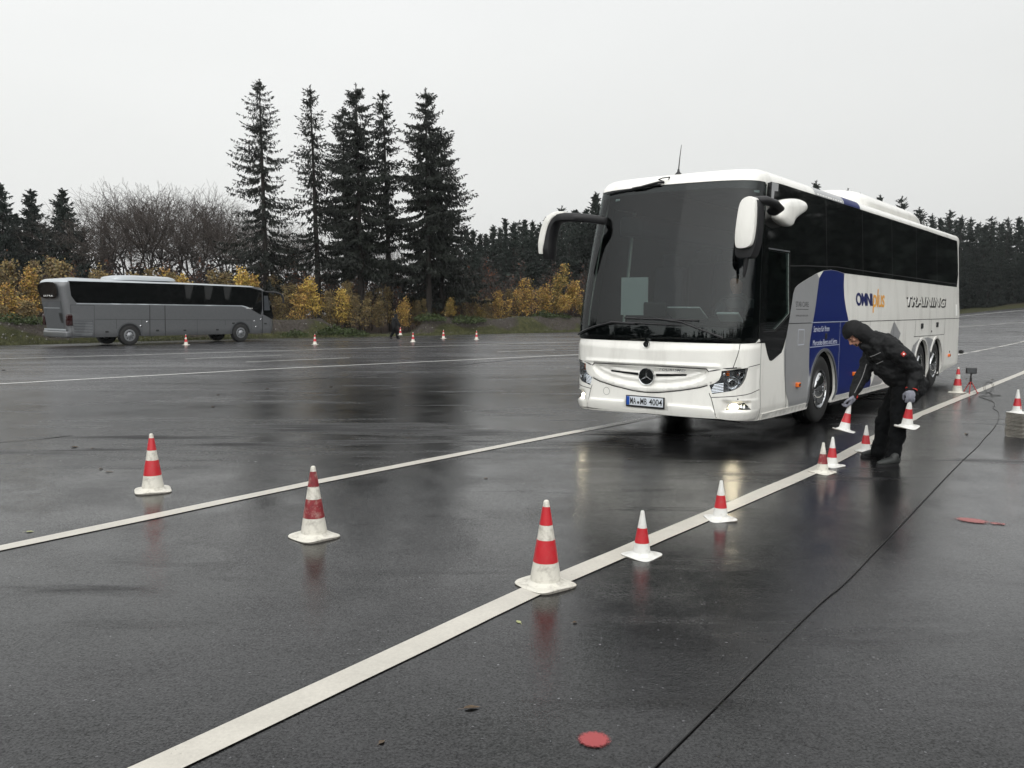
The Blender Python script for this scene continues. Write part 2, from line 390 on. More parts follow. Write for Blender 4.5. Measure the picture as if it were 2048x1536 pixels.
bp = tn('ShaderNodeBump'); bp.inputs['Distance'].default_value = .0022; t.links.new(mth('ADD', mth('MULTIPLY', dry, .4), mth('ADD', rng_(noise_(P_, 1.1, 5, .65), .35, .65, .12, .38), mth('MULTIPLY', film, -.06))), bp.inputs['Strength'])
t.links.new(mth('ADD', mth('MULTIPLY', vor.outputs['Distance'], 1.3), mth('ADD', mth('MULTIPLY', agg, .35), mth('MULTIPLY', mid, 1.3))), bp.inputs['Height'])
bp2 = tn('ShaderNodeBump'); bp2.inputs['Distance'].default_value = .004; bp2.inputs['Strength'].default_value = .12; t.links.new(rippl, bp2.inputs['Height']); t.links.new(bp.outputs[0], bp2.inputs['Normal'])
t.links.new(bp2.outputs[0], b.inputs['Normal'])
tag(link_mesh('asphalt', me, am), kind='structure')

# verge, earth mound and forest floor: one terrain sheet that dips below the asphalt
def axis(a, b, c, d, f, k):
    return np.r_[np.arange(a, b, k), np.arange(b, c, f), np.arange(c, d+k, k)]
xs = axis(-260, -58, 42, 300, .62, 7.); ys = axis(-160, 24, 100, 330, .62, 7.)
X, Y = np.meshgrid(xs, ys); P2 = np.c_[X.ravel(), Y.ravel()]
ins = pip(P2, EDGE); D = dist_poly(P2, EDGE); D[ins] *= -1
PXc = np.where(P2[:, 1] > 5, 1024+1707*P2[:, 0]/np.maximum(P2[:, 1], 5), 9999)
PXc = np.where((P2[:, 1] <= 5) & (P2[:, 0] < 0), -9999, PXc)
z = gz(P2[:, 0], P2[:, 1])
rs = np.random.RandomState(3)
def fbm(P, s, seed=0):
    o = np.zeros(len(P))
    for i, p in enumerate(P): o[i] = mnoise.fractal(Vector((p[0]*s, p[1]*s, seed)), 1.0, 2.0, 4)
    return o
near = (np.abs(D) < 40) & (P2[:, 1] > 0) & (P2[:, 0] > -90) & (P2[:, 0] < 140)
f1 = np.zeros(len(P2)); f1[near] = fbm(P2[near], .35); f2 = np.zeros(len(P2)); f2[near] = fbm(P2[near], 1.3, 5)
mm = np.where(PXc < 760, 1-smooth((PXc-640)/55), smooth((PXc-815)/45))*(1-smooth((PXc-1300)/100))
hgt = 1.12+.18*f1
ridge = smooth((D-1.0)/1.7)*(1-smooth((D-4.2)/2.6))
z = np.where(D < -.25, z-.14, z+.01)
z = z+np.where(D > 0, mm*hgt*ridge+.10*f2*ridge+.02*f2, 0)
z = z+np.where(D > 0, (1-mm)*smooth(D/12)*.75*smooth((PXc-1300)/200), 0)
z = z+np.where(D > 5, smooth((D-5)/12)*.5, 0)
nx = len(xs); i, j = np.meshgrid(np.arange(len(ys)-1), np.arange(nx-1), indexing='ij')
q = (i*nx+j).ravel(); F_ = np.c_[q, q+1, q+nx+1, q+nx]
me = mesh_np('ground', np.c_[P2, z], F_)
at_ = me.attributes.new('wild', 'FLOAT_VECTOR', 'POINT')
grass = np.clip(1-smooth((D-1.2-.8*f1)/1.0)+.55*smooth((f1-.32)/.25)*(D > 0)+(PXc > 1300)*(1-smooth((D-9)/4)), 0, 1)
forest = smooth((D-6)/3)*(PXc < 1300)+smooth((D-11)/3)*(PXc >= 1300)
at_.data.foreach_set('vector', np.c_[grass, forest, f2].astype(np.float32).ravel())
gm = bpy.data.materials.new('verge_soil'); gm.use_nodes = True; t = gm.node_tree; b = t.nodes['Principled BSDF']; b.inputs['Roughness'].default_value = .9; b.inputs['Specular IOR Level'].default_value = .2
tc = tn('ShaderNodeTexCoord'); P_ = tc.outputs['Object']
aa = tn('ShaderNodeAttribute', attribute_name='wild'); sp = tn('ShaderNodeSeparateXYZ'); t.links.new(aa.outputs['Vector'], sp.inputs[0])
def rampn(src, stops):
    n = tn('ShaderNodeValToRGB'); c = n.color_ramp; c.elements[0].position = stops[0][0]; c.elements[0].color = (*stops[0][1], 1); c.elements[1].position = stops[-1][0]; c.elements[1].color = (*stops[-1][1], 1)
    for p, q_ in stops[1:-1]: e = c.elements.new(p); e.color = (*q_, 1)
    t.links.new(src, n.inputs[0]); return n.outputs[0]
def mixc(f, a_, b_):
    n = tn('ShaderNodeMix', data_type='RGBA'); t.links.new(f, n.inputs['Factor']); t.links.new(a_, n.inputs['A']); t.links.new(b_, n.inputs['B']); return n.outputs['Result']
dirtc = rampn(noise_(P_, 6, 8, .75), [(.3, (.020, .016, .013)), (.5, (.042, .036, .031)), (.62, (.066, .058, .05)), (.72, (.17, .16, .145))])
grassc = rampn(noise_(P_, 2.2, 8, .75), [(.3, (.012, .014, .006)), (.5, (.036, .038, .014)), (.7, (.075, .072, .03))])
leafc = rampn(noise_(P_, 3, 8, .75), [(.3, (.012, .008, .006)), (.5, (.035, .020, .011)), (.7, (.075, .040, .018))])
t.links.new(mixc(sp.outputs[1], mixc(rng_(mth('ADD', sp.outputs[0], mth('MULTIPLY', noise_(P_, 1.5, 6, .7), .8)), .75, 1.05, 0, 1), dirtc, grassc), leafc), b.inputs['Base Color'])
bp = tn('ShaderNodeBump'); bp.inputs['Distance'].default_value = .12; bp.inputs['Strength'].default_value = .8; t.links.new(noise_(P_, 7, 8, .7), bp.inputs['Height']); t.links.new(bp.outputs[0], b.inputs['Normal'])
tag(link_mesh('ground', me, gm), kind='structure')
def ground_z(x, y):
    """height of the terrain sheet outside the asphalt"""
    i = int(np.clip(np.searchsorted(ys, y)-1, 0, len(ys)-2)); j = int(np.clip(np.searchsorted(xs, x)-1, 0, len(xs)-2))
    fy = (y-ys[i])/(ys[i+1]-ys[i]); fx = (x-xs[j])/(xs[j+1]-xs[j]); Z = z.reshape(len(ys), nx)
    return float((Z[i, j]*(1-fx)+Z[i, j+1]*fx)*(1-fy)+(Z[i+1, j]*(1-fx)+Z[i+1, j+1]*fx)*fy)

# painted lines and tarmac joints
def strip(name, pts, w, m, zo=.006, step=.8, jit=0):
    pts = [np.array(p, float) for p in pts]; Q = []
    for a_, b_ in zip(pts[:-1], pts[1:]):
        k = max(1, int(np.linalg.norm(b_-a_)/step))
        for j_ in range(k): Q.append(a_+(b_-a_)*j_/k)
    Q.append(pts[-1]); Q = np.array(Q)
    tg = np.gradient(Q, axis=0); tg /= np.linalg.norm(tg, axis=1)[:, None]; nrm = np.c_[-tg[:, 1], tg[:, 0]]
    rr = np.random.RandomState(7); A = Q+nrm*(w/2+jit*rr.randn(len(Q), 1)); B = Q-nrm*(w/2+jit*rr.randn(len(Q), 1))
    vs = np.concatenate([np.c_[A, gz(A[:, 0], A[:, 1])+zo], np.c_[B, gz(B[:, 0], B[:, 1])+zo]]); n = len(Q)
    fs = [(n+k, n+k+1, k+1, k) for k in range(n-1)]
    return tag(link_mesh(name, mesh_np(name, vs, fs), m), kind='structure')
def wetpaint(name, col, hole, rough=.3):
    global t
    m = bpy.data.materials.new(name); m.use_nodes = True; t = m.node_tree; b = t.nodes['Principled BSDF']
    P_ = tn('ShaderNodeTexCoord').outputs['Object']
    n1 = noise_(P_, 60, 5, .7); n2 = noise_(P_, 2.5, 5, .7)
    lum = mth('MULTIPLY', rng_(n1, .3, .7, .88, 1.06), rng_(n2, .35, .7, 1.0, .84))
    vm = tn('ShaderNodeVectorMath', operation='SCALE'); vm.inputs[0].default_value = col; t.links.new(lum, vm.inputs['Scale'])
    t.links.new(vm.outputs[0], b.inputs['Base Color']); b.inputs['Roughness'].default_value = rough; b.inputs['IOR'].default_value = 1.36
    bp = tn('ShaderNodeBump'); bp.inputs['Distance'].default_value = .002; bp.inputs['Strength'].default_value = .4
    t.links.new(noise_(P_, 140, 3), bp.inputs['Height']); t.links.new(bp.outputs[0], b.inputs['Normal'])
    # worn holes through the paint
    tr = tn('ShaderNodeBsdfTransparent'); mx = tn('ShaderNodeMixShader'); o = t.nodes['Material Output']
    t.links.new(rng_(mth('ADD', mth('MULTIPLY', noise_(P_, 90 if 'red' in name else 55, 4, .7), .6), mth('MULTIPLY', noise_(P_, 1.1, 4, .6), .4)), hole, hole+.03, 0, 1), mx.inputs[0])
    t.links.new(b.outputs[0], mx.inputs[1]); t.links.new(tr.outputs[0], mx.inputs[2]); t.links.new(mx.outputs[0], o.inputs[0])
    return m
M['line'] = wetpaint('white_road_paint', (.53, .505, .445), .63)
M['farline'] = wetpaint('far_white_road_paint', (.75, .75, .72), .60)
M['wornline'] = wetpaint('worn_road_paint', (.52, .51, .47), .52)
M['joint'] = mat('tar_joint', (.006, .006, .006), .6)
sl_ = (DR[0], DR[1])
strip('road_line', [(-3.85, -.2), (-1.33, 3.08), (.135, 5.13), (3.42, 9.3), (6.7, 14.0), (13.9, 23.3), (30.2, 44.5), (46, 65)], .165, M['line'], step=.5, jit=.003)
strip('road_line', [(-8.4, -.2), (-3.65, 5.96), (-1.9, 8.37), (1.0, 12.0)], .15, M['line'], step=.5, jit=.003)
strip('road_line', [(1.0, 12.0), (2.0, 13.2), (17.6, 33.5), (26.8, 44.9), (40, 61.5)], .16, M['wornline'], step=.6)
strip('road_line', [(-32.9, 19.2), (-18.36, 30.53), (-10.33, 36.6), (3.43, 47.06), (20, 59.8)], .15, M['farline'])
strip('road_line', [(-22, 10.3), (-11.93, 19.8), (-7.1, 24.9), (2.4, 33.0), (14, 43.5)], .16, M['farline'])
for a_, b_ in (((-11.65, 30.38), (-8.9, 32.9)), ((-8.87, 28.4), (-5.9, 30.95)), ((-.61, 35.5), (1.87, 37.4))):
    strip('road_line', [a_, b_], .12, M['farline'])
strip('road_line', [(38, 83), (49.5, 94.2), (67, 112), (76, 121)], .30, M['farline'])
strip('road_line', [(30, 62), (44, 73), (58, 84)], .16, M['wornline'])
def pix(*l): return [tuple(hit(*p)[:2]) for p in l]
strip('tar_joint', pix((484, 766), (560, 763), (640, 757), (720, 752), (800, 745), (950, 727), (1060, 717), (1149, 713), (1240, 708)), .10, M['joint'], .005, jit=.035, step=.5)
strip('tar_joint', pix((-60, 892), (0, 885), (70, 880), (144, 871)), .035, M['joint'], .005, jit=.012, step=.2)
strip('tar_joint', pix((1924, 661), (1960, 660), (2048, 664)), .16, M['joint'], .005, jit=.03, step=.6)
# red spray marks
M['redpaint'] = wetpaint('red_spray_paint', (.36, .045, .05), .56, .35)
def blob(name, c, rx, ry, rot, col, th=.93):
    """sprayed spot: solid in the middle, breaking up into droplets towards its rim"""
    global t
    m = bpy.data.materials.new('red_spray_paint'); m.use_nodes = True; t = m.node_tree; b = t.nodes['Principled BSDF']; P_ = tn('ShaderNodeTexCoord').outputs['Object']
    b.inputs['Base Color'].default_value = (*col, 1); b.inputs['Roughness'].default_value = .4; b.inputs['IOR'].default_value = 1.36
    mp = tn('ShaderNodeMapping'); mp.inputs['Scale'].default_value = (1/rx, 1/ry, 1); t.links.new(P_, mp.inputs[0]); g = tn('ShaderNodeTexGradient', gradient_type='SPHERICAL'); t.links.new(mp.outputs[0], g.inputs[0])
    v = mth('ADD', mth('MULTIPLY', mth('SUBTRACT', 1, g.outputs['Fac']), 1.0), mth('MULTIPLY', noise_(P_, 55, 6, .8), .7))
    tr = tn('ShaderNodeBsdfTransparent'); mx = tn('ShaderNodeMixShader'); t.links.new(rng_(v, th, th+.25, 0, 1), mx.inputs[0]); t.links.new(b.outputs[0], mx.inputs[1]); t.links.new(tr.outputs[0], mx.inputs[2]); t.links.new(mx.outputs[0], t.nodes['Material Output'].inputs[0])
    vs = [(0, 0, 0)]+[(rx*1.1*math.cos(2*PI*k/48), ry*1.1*math.sin(2*PI*k/48), 0) for k in range(48)]
    o = link_mesh(name, mesh_np(name, vs, [(0, k+1, (k+1) % 48+1) for k in range(48)]), m, loc=(c[0], c[1], float(gz(c[0], c[1]))+.006)); o.rotation_euler = (0, 0, rot); tag(o, kind='structure')
blob('red_paint_mark', hit(1188, 1481)[:2], .085, .085, 0, (.30, .05, .052))
blob('red_paint_mark', hit(1945, 1042)[:2], .20, .13, -.6, (.26, .075, .07), .80)
blob('red_paint_mark', hit(1995, 1048)[:2], .09, .07, -.5, (.30, .075, .07), .82)
# ------------------------------------------------------------------ cones
def cone_bmesh(H, R0, side, bands, rot):
    """parts (name, MB, materials): body, base, bands"""
    def rad(f): return .010+(R0-.010)*f if f < 1 else R0
    fl = .018 if H > .4 else .010
    body = MB(); prof = [(0.0001, H), (.010, H-.001), (.017 if H > .4 else .013, H-.008), (.019 if H > .4 else .015, H-.02)]
    for k in range(1, 25):
        f = k/24; prof.append(((.019 if H > .4 else .015)+(R0-.019)*f, H-.02-(H-.02-fl-.02)*f))
    prof += [(R0+.010, fl+.012), (R0+.024, fl+.003), (R0+.03, fl-.001)]
    body.lathe(prof[::-1], 40)
    base = MB(); n = 64; rings = []
    for zz, sc in ((0, 1.0), (fl*.55, 1.01), (fl*.9, .985), (fl, .95)):
        ring = []
        for k in range(n):
            a_ = 2*PI*k/n; c, s_ = math.cos(a_), math.sin(a_); p = 5.0
            r = side/2/((abs(c)**p+abs(s_)**p)**(1/p))*sc
            lift = .006*math.sin(2*a_+H*9)
            ring.append((r*math.cos(a_+rot), r*math.sin(a_+rot), zz+(lift if zz > 0 else 0)))
        rings.append(ring)
    rings.append([(R0*1.02*math.cos(2*PI*k/n+rot), R0*1.02*math.sin(2*PI*k/n+rot), fl+.001) for k in range(n)])
    vs = [q_ for g in rings for q_ in g]; fs = []
    for i in range(len(rings)-1):
        for k in range(n): fs.append((i*n+k, i*n+(k+1) % n, (i+1)*n+(k+1) % n, (i+1)*n+k))
    base.add(vs, fs)
    for k in range(n): base.m[k] = 1
    bb = []
    for f0, f1_ in bands:
        m = MB(); pr = []
        for k in range(7):
            zz = H-(f1_+(f0-f1_)*k/6)*H
            f = (H-.02-zz)/(H-.02-fl-.02); r = (.019 if H > .4 else .015)+(R0-.019)*max(f, 0)
            pr.append((r+.0012, zz))
        m.lathe(pr, 40); bb.append(m)
    return body, base, bb
def cone_proto(kind, worn=False):
    root = empty('traffic_cone', (0, 0, -50), 0)
    if kind == 'big': body, base, bb = cone_bmesh(.545, .098, .315, [(.075, .285), (.455, .715)], .55)
    else: body, base, bb = cone_bmesh(.325, .066, .235, [(.375, .70)], .45)
    wm = M['cone_white'] if (kind == 'big' or worn) else M['cone_clean']
    body.obj('cone_body', wm, root); base.obj('base', [M['cone_white'] if kind == 'big' else wm, M['cone_edge']], root)
    for i, m in enumerate(bb): m.obj('red_band', M['cone_worn'] if worn == 2 or (worn == 1 and i == 0) else M['cone_red'], root)
    return root
P_big, P_bigworn, P_small, P_smallworn = cone_proto('big'), cone_proto('big', 2), cone_proto('small'), cone_proto('small', 2)
P_stack = copy_tree(P_small)
for c_ in P_stack.children:
    if c_.name.startswith('base'): c_.data = c_.data.copy(); c_.data.materials[0] = M['cone_edge']  # stack bases darkened: grime, plus the shaded gaps between flanges
used = set()
def place(proto, loc, rz, label, group=None, euler=None):
    o = proto if proto.name not in used else copy_tree(proto)
    used.add(proto.name); o.location = loc; o.rotation_euler = euler or (0, 0, rz)
    return tag(o, label, 'traffic cone', group)
GN = 'traffic cones set out on the wet asphalt'
def g3(x, y): return (x, y, float(gz(x, y))+.001)
place(P_big, g3(.22, 5.25), .1, 'largest and nearest tall cone with two red bands, standing on the white line', GN).scale = (1, 1, 1)
place(P_bigworn, g3(-1.49, 6.33), .25, 'tall cone with grimy dark red bands and a brown scraped tip', GN)
place(P_big, g3(-3.36, 7.88), -.1, 'clean tall cone with bright red bands at far left of the near cones', GN)
place(P_big, g3(9.38, 17.9), .3, 'tall cone with two red bands beside the small lamp tripod', GN)
place(P_small, g3(.925, 5.90), .35, 'small cone with one red band, just right of the largest cone', GN)
place(P_small, g3(1.74, 6.97), -.3, 'small white cone with one red band in front of the lamp glare on the ground', GN)
place(P_smallworn, g3(3.33, 9.02), .2, 'small cone with a scuffed dark red band, left of a pair standing together', GN)
place(P_small, g3(3.58, 9.42), .0, 'small clean cone directly behind the scuffed one', GN)
place(P_small, g3(4.36, 10.40), .5, 'small cone on the white line partly hidden behind the bending man\'s legs', GN)
place(P_small, g3(4.95, 11.25), .2, 'small cone seen only through the gap between the bending man\'s legs', GN)
for (x, y), lb in zip([(-16.61, 43.44), (-10.15, 43.89), (-5.51, 47.38), (-4.32, 53.57), (-2.16, 51.55)],
        ['distant cone in front of the side of the grey parked bus', 'distant cone on the track, nearest on the right of the grey bus', 'distant cone just right of the walking man',
         'distant cone, middle of the three right of the walking man', 'distant cone, rightmost of those along the far verge']):
    place(P_big, g3(x, y), x, lb, 'cones set out on the far side of the track')
# stack of small cones on the right: each one a cone of its own
SX, SY = 7.0, 11.75; NST = 17; ST = .0205
wob = np.random.RandomState(4)
for k in range(NST):
    top = k == NST-1
    place(P_small if top else P_stack, (SX+wob.uniform(-.006, .006), SY+wob.uniform(-.006, .006), .001+k*ST), wob.uniform(-.12, .12)+.3,
          'topmost small cone of the tall stack at the right edge' if top else 'small cone nested in the stack at the right edge, only its grimy, darkened base showing',
          None if top else 'stacked small cones at the right edge')
# ------------------------------------------------------------------ lamp tripod, cable, leaves
tr_ = empty('tripod_lamp', (9.62, 17.84, 0), -.35, 'small dark box lamp on a red legged tripod beside the cable', 'lamp')
m = MB(); m.box((0, 0, .475), (.20, .09, .12), bev=.012); m.obj('lamp_housing', M['plastic'], tr_)
m = MB(); m.box((0, -.047, .475), (.17, .006, .09), bev=.002); m.obj('lamp_face', M['lampdark'], tr_)
m = MB(); m.tube([(0, 0, .20), (0, 0, .42)], .016, 10); m.tube([(0, 0, .26), (0, 0, .32)], .024, 10); m.tube([(0, 0, .19), (0, 0, .215)], .03, 10); m.obj('post', M['plastic'], tr_)
for k in range(3):
    a_ = k*2*PI/3+.3; m = MB(); m.tube([(.015*math.cos(a_), .015*math.sin(a_), .24), (.15*math.cos(a_), .15*math.sin(a_), .012)], .010, 8); m.box((.155*math.cos(a_), .155*math.sin(a_), .01), (.03, .03, .018), bev=.004)
    m.obj('leg', M['redmetal'], tr_)
m = MB(); m.tube([(.10, 0, .50), (.10, 0, .42), (.0, 0, .41)], .006, 6); m.obj('bracket', M['steel'], tr_)
cp = [(9.66, 17.80, .03), (9.85, 17.9, .012)]
for k in range(26):                                       # loose upright coil of cable
    a_ = -PI/2+k*2*PI/13
    cp.append((9.98+.12*math.cos(a_)+.003*k, 17.85+.03*k/26+.04*math.cos(a_), .125+.115*math.sin(a_)))
cp += [(10.0, 17.7, .012), (9.85, 17.45, .012), (9.95, 17.3, .012), (9.75, 17.2, .012)]
for p in pix((1960, 793), (1970, 798), (1984, 803), (1989, 812), (1986, 817), (1995, 823), (1998, 832), (1996, 842), (1985, 860), (1970, 876), (1956, 893), (1930, 917), (1880, 968), (1848, 1002), (1750, 1105), (1676, 1180), (1655, 1196), (1620, 1228), (1540, 1307), (1420, 1427), (1310, 1536), (1240, 1605)):
    cp.append((p[0], p[1], .006))
m = MB()
cv = bpy.data.curves.new('cable', 'CURVE'); cv.dimensions = '3D'; cv.bevel_depth = .0038; cv.bevel_resolution = 3; cv.resolution_u = 6
s_ = cv.splines.new('BEZIER'); s_.bezier_points.add(len(cp)-1)
for bpnt, p in zip(s_.bezier_points, cp): bpnt.co = p; bpnt.handle_left_type = bpnt.handle_right_type = 'AUTO'
co_ = bpy.data.objects.new('tmp', cv); COL.objects.link(co_); dg = bpy.context.evaluated_depsgraph_get(); me = bpy.data.meshes.new_from_object(co_.evaluated_get(dg)); bpy.data.objects.remove(co_)
tag(link_mesh('cable', me, M['cable']), 'black cable lying across the asphalt from the lower edge to the lamp tripod', 'cable')
M['leafbrown'] = mat('wet_brown_leaf', (.07, .045, .022), .35, var=.4, vscale=60)
M['leafgreen'] = mat('yellow_green_leaf', (.28, .30, .13), .4, var=.3, vscale=60)
def leaf_mesh(L_, W_, curl, seed):
    rr = np.random.RandomState(seed); vs = []; n = 9
    for i in range(n):
        f = i/(n-1); w = W_*math.sin(PI*min(1, f*1.02)**.8)*(.9+.2*rr.rand())
        for s in (-1, 0, 1): vs.append(((f-.5)*L_, s*w/2, curl*(abs(s)*w*.35+(f-.5)**2*.25*L_)+.0015))
    fs = []
    for i in range(n-1):
        for s in (0, 1): fs.append((i*3+s, i*3+s+1, i*3+s+4, i*3+s+3))
    b_ = len(vs); vs += [(-L_*.5, -.0015, .004), (-L_*.5, .0015, .004), (-L_*.85, .0015, .003), (-L_*.85, -.0015, .003)]; fs.append((b_, b_+1, b_+2, b_+3))
    return mesh_np('leaf', vs, fs)
lv = [((1037, 1244), .05, .026, .2, 'leafgreen', 2.0, 'pale green fallen leaf lying left below the largest cone'),
      ((944, 1417), .075, .030, .8, 'leafbrown', .2, 'curled olive brown leaf lying between the front white line and lower edge'),
      ((764, 1485), .035, .022, .6, 'leafbrown', 1.0, 'small dark leaf crumb lying on the lower edge, close below the front white line'),
      ((150, 895), .09, .045, .8, 'leafbrown', .3, None), ((185, 897), .06, .03, .6, 'leafbrown', 1.4, None), ((202, 938), .05, .03, .9, 'leafbrown', .9, None), ((219, 944), .09, .03, .6, 'leafbrown', .1, None),
      ((426, 814), .07, .04, .8, 'leafbrown', .5, None), ((437, 790), .07, .04, .8, 'leafbrown', .5, None), ((662, 774), .10, .05, .8, 'leafbrown', .5, None), ((8, 741), .12, .07, .9, 'leafbrown', .5, None), ((535, 778), .09, .05, .9, 'leafbrown', .5, None),
      ((972, 957), .05, .03, .5, 'leafbrown', .5, 'brown leaf on the dark asphalt between the two white lines, below the bus front'),
      ((1260, 918), .06, .03, .4, 'leafbrown', 0, 'brown leaf lying in the dark reflection in front of the bus'),
      ((60, 1064), .06, .03, .5, 'leafgreen', .3, 'pale leaf lying just above the left end of the second white line'), ((1933, 869), .07, .05, .9, 'leafbrown', .3, 'dark leaf lying on the bright wet asphalt right of the bending man'),
      ((1933, 758), .08, .05, .9, 'leafbrown', .3, None), ((1985, 760), .10, .05, .9, 'leafbrown', .3, None), ((1150, 1246), .03, .02, .9, 'leafbrown', .3, None)]
for k, (p, l_, w_, c_, mt, rz, lb) in enumerate(lv):
    h_ = hit(*p); o = link_mesh('fallen_leaf', leaf_mesh(l_, w_, c_, k), M[mt], loc=tuple(h_)); o.rotation_euler = (0, 0, rz)
    tag(o, lb or 'tiny dark fallen leaf scrap lying on the open wet asphalt', 'leaf', None if lb else 'fallen leaf scraps scattered over the wet asphalt')
# ------------------------------------------------------------------ the white touring coach
BW, XS, BB, PE_, XR, BR = 2.62, -2.30, .67, 3.4, 10.40, .25
RZ, RR = 3.40, .16
def mkplan(XS, B, PE, XR, BR, W, n=48):
    fr = []
    for i in range(n+1):
        ph = PI*i/n; c, s = math.cos(ph), max(0, math.sin(ph)); t_ = math.copysign(abs(c)**(2/PE), c); fr.append((XS-B*s**(2/PE), W/2+W/2*t_))
    side = [(x, 0.) for x in np.linspace(XS, XR, 60)[1:]]; re = []
    for i in range(1, n//2+1):
        ph = PI*i/(n//2); c, s = math.cos(ph), max(0, math.sin(ph)); t_ = math.copysign(abs(c)**.5, c); re.append((XR+BR*s**.5, W/2-W/2*t_))
    far = [(x, W) for x in np.linspace(XR, XS, 60)[1:-1]]
    p = np.array(fr+side+re+far); sg = np.linalg.norm(np.roll(p, -1, 0)-p, axis=1); s = np.r_[0, np.cumsum(sg)]; a0 = s[n]
    tg = np.roll(p, -1, 0)-np.roll(p, 1, 0); tg /= np.linalg.norm(tg, axis=1)[:, None]
    return np.vstack([p, p[:1]]), np.vstack([tg, tg[:1]]), s-a0, s[-1]
PP, TG, AA, LL = mkplan(XS, BB, PE_, XR, BR, BW)
AC = AA[0]/2
def interp_plan(a):
    a = (a-AA[0]) % LL+AA[0]
    x = np.interp(a, AA, PP[:, 0]); y = np.interp(a, AA, PP[:, 1]); tx = np.interp(a, AA, TG[:, 0]); ty = np.interp(a, AA, TG[:, 1])
    l = np.hypot(tx, ty); return x, y, ty/l, -tx/l
def gb_in(b):   # lower edge of the recessed grille panel
    return np.interp(abs(b), [0, .35, .55, .68, .80, .86], [.69, .715, .75, .785, .84, .90])
def gb_out(b):
    return np.interp(abs(b), [0, .2, .5, .75, .86, 1.02, 1.06], [.628, .64, .685, .735, .77, .84, .97])
def relief(a, w):
    b = a-AC; ab = abs(b); fr = smooth((1.72-ab)/.12)
    r = -.028*smooth((w-1.17-.03*ab)/.13)*(1-smooth((w-1.30)/.03))                                # upper strip leans back
    r = r+.018*smooth((w-.985)/.03)*(1-smooth((w-1.0)/.05))*smooth((1.05-ab)/.1)   # lip over the grille
    r = r-.016*smooth((.985-w)/.008)
    ins = smooth((w-gb_in(b))/.022)*smooth((.88-ab)/.06)*(1-smooth((w-.95)/.015))
    r = r-.030*ins+.006*ins*np.sin((w-gb_in(b))*2*PI/.075)                # ribs
    lip = smooth((w-gb_out(b))/.012)*(1-ins)*(1-smooth((w-.95)/.02))*smooth((1.06-ab)/.14)
    r = r+.014*lip
    led = np.where(ab < .92, .50+.012*np.cos(ab*2), .50-(ab-.92)*1.3)     # bumper ledge
    lo = smooth((led-w)/.035)*smooth((1.02-ab)/.06)*(1-smooth((.33-ab)/.01)*smooth((w-.395)/.01))
    r = r+.034*lo
    r = r+.012*smooth((.62-w)/.03)*(1-smooth((ab-1.02)/.05))*0
    # side ledges over and under the fog lamps, and their hollow
    c = ab-1.0; hol = smooth(c/.12)*smooth((1.50-ab)/.05)*smooth((w-.44)/.02)*(1-smooth((w-.555+.03*(c-.2))/.03))
    r = r-.030*hol+.020*smooth((.44-w)/.02)*smooth(c/.1)+.010*smooth((.60-w)/.02)*smooth(c/.1)*(1-hol)
    r = r-.02*smooth((.33-w)/.06)
    return r*fr
def S(a, w, off=0.):
    a = np.asarray(a, float); w = np.asarray(w, float); x, y, nx_, ny_ = interp_plan(a)
    am_ = np.where((a-AA[0]) % LL > LL*.5+2, a, a)
    rel = relief(a, np.minimum(w, 1.4))*(np.abs(a-AC) < 1.8)
    d = np.where(w < .5, .05*(np.clip((.5-w)/.2, 0, 1))**2, 0.)
    wz = np.minimum(w, RZ); d = d+np.where(w > 1.5, .10*(wz-1.5)/(3.30-1.5)*smooth((wz-1.4)/.6), 0)
    th = np.clip((w-RZ)/RR, 0, PI/2); d = d+RR*(1-np.cos(th))+np.maximum(0, w-RZ-RR*PI/2)
    z = np.where(w > RZ, RZ+RR*np.sin(th), w)
    lean = np.where(w < RZ, .36*np.maximum(0, (w-1.25)/2.05)**1.45, .3858+(w-RZ)*.55)
    fw = 1-smooth((x-XS)/1.6)
    d = d-off-rel
    return np.stack([x-nx_*d+lean*fw, y-ny_*d, z+.0*a], -1)
def ma(a): return 2*AC-a
def mir(poly): return [(ma(a), w) for a, w in poly][::-1]
fine_a = lambda a0, a1, w0, w1, s, s2=None: np.stack(np.meshgrid(np.arange(a0, a1, s)+.0031, np.arange(w0, w1, s2 or s)+.0017), -1).reshape(-1, 2)
def grid_for(poly):
    p = np.array(poly); a0, a1, w0, w1 = p[:, 0].min(), p[:, 0].max(), p[:, 1].min(), p[:, 1].max(); G = []
    def add(A0, A1, W0, W1, s, s2=None):
        A0, A1, W0, W1 = max(a0, A0), min(a1, A1), max(w0, W0), min(w1, W1)
        if A1 > A0 and W1 > W0: G.append(fine_a(A0, A1, W0, W1, s, s2))
    fl, fr = ma(.35), .35
    add(fl, fr, 0, 1.34, .024); add(fl, fr, 1.34, 3.38, .07)
    for A0, A1 in ((-30, fl), (fr, 30)): add(A0, A1, 0, .62, .15, .035); add(A0, A1, .62, 1.4, .3); add(A0, A1, 1.4, 3.38, .3, .08)
    add(-30, 30, 3.38, 4, .12, .025)
    return np.concatenate(G) if G else None
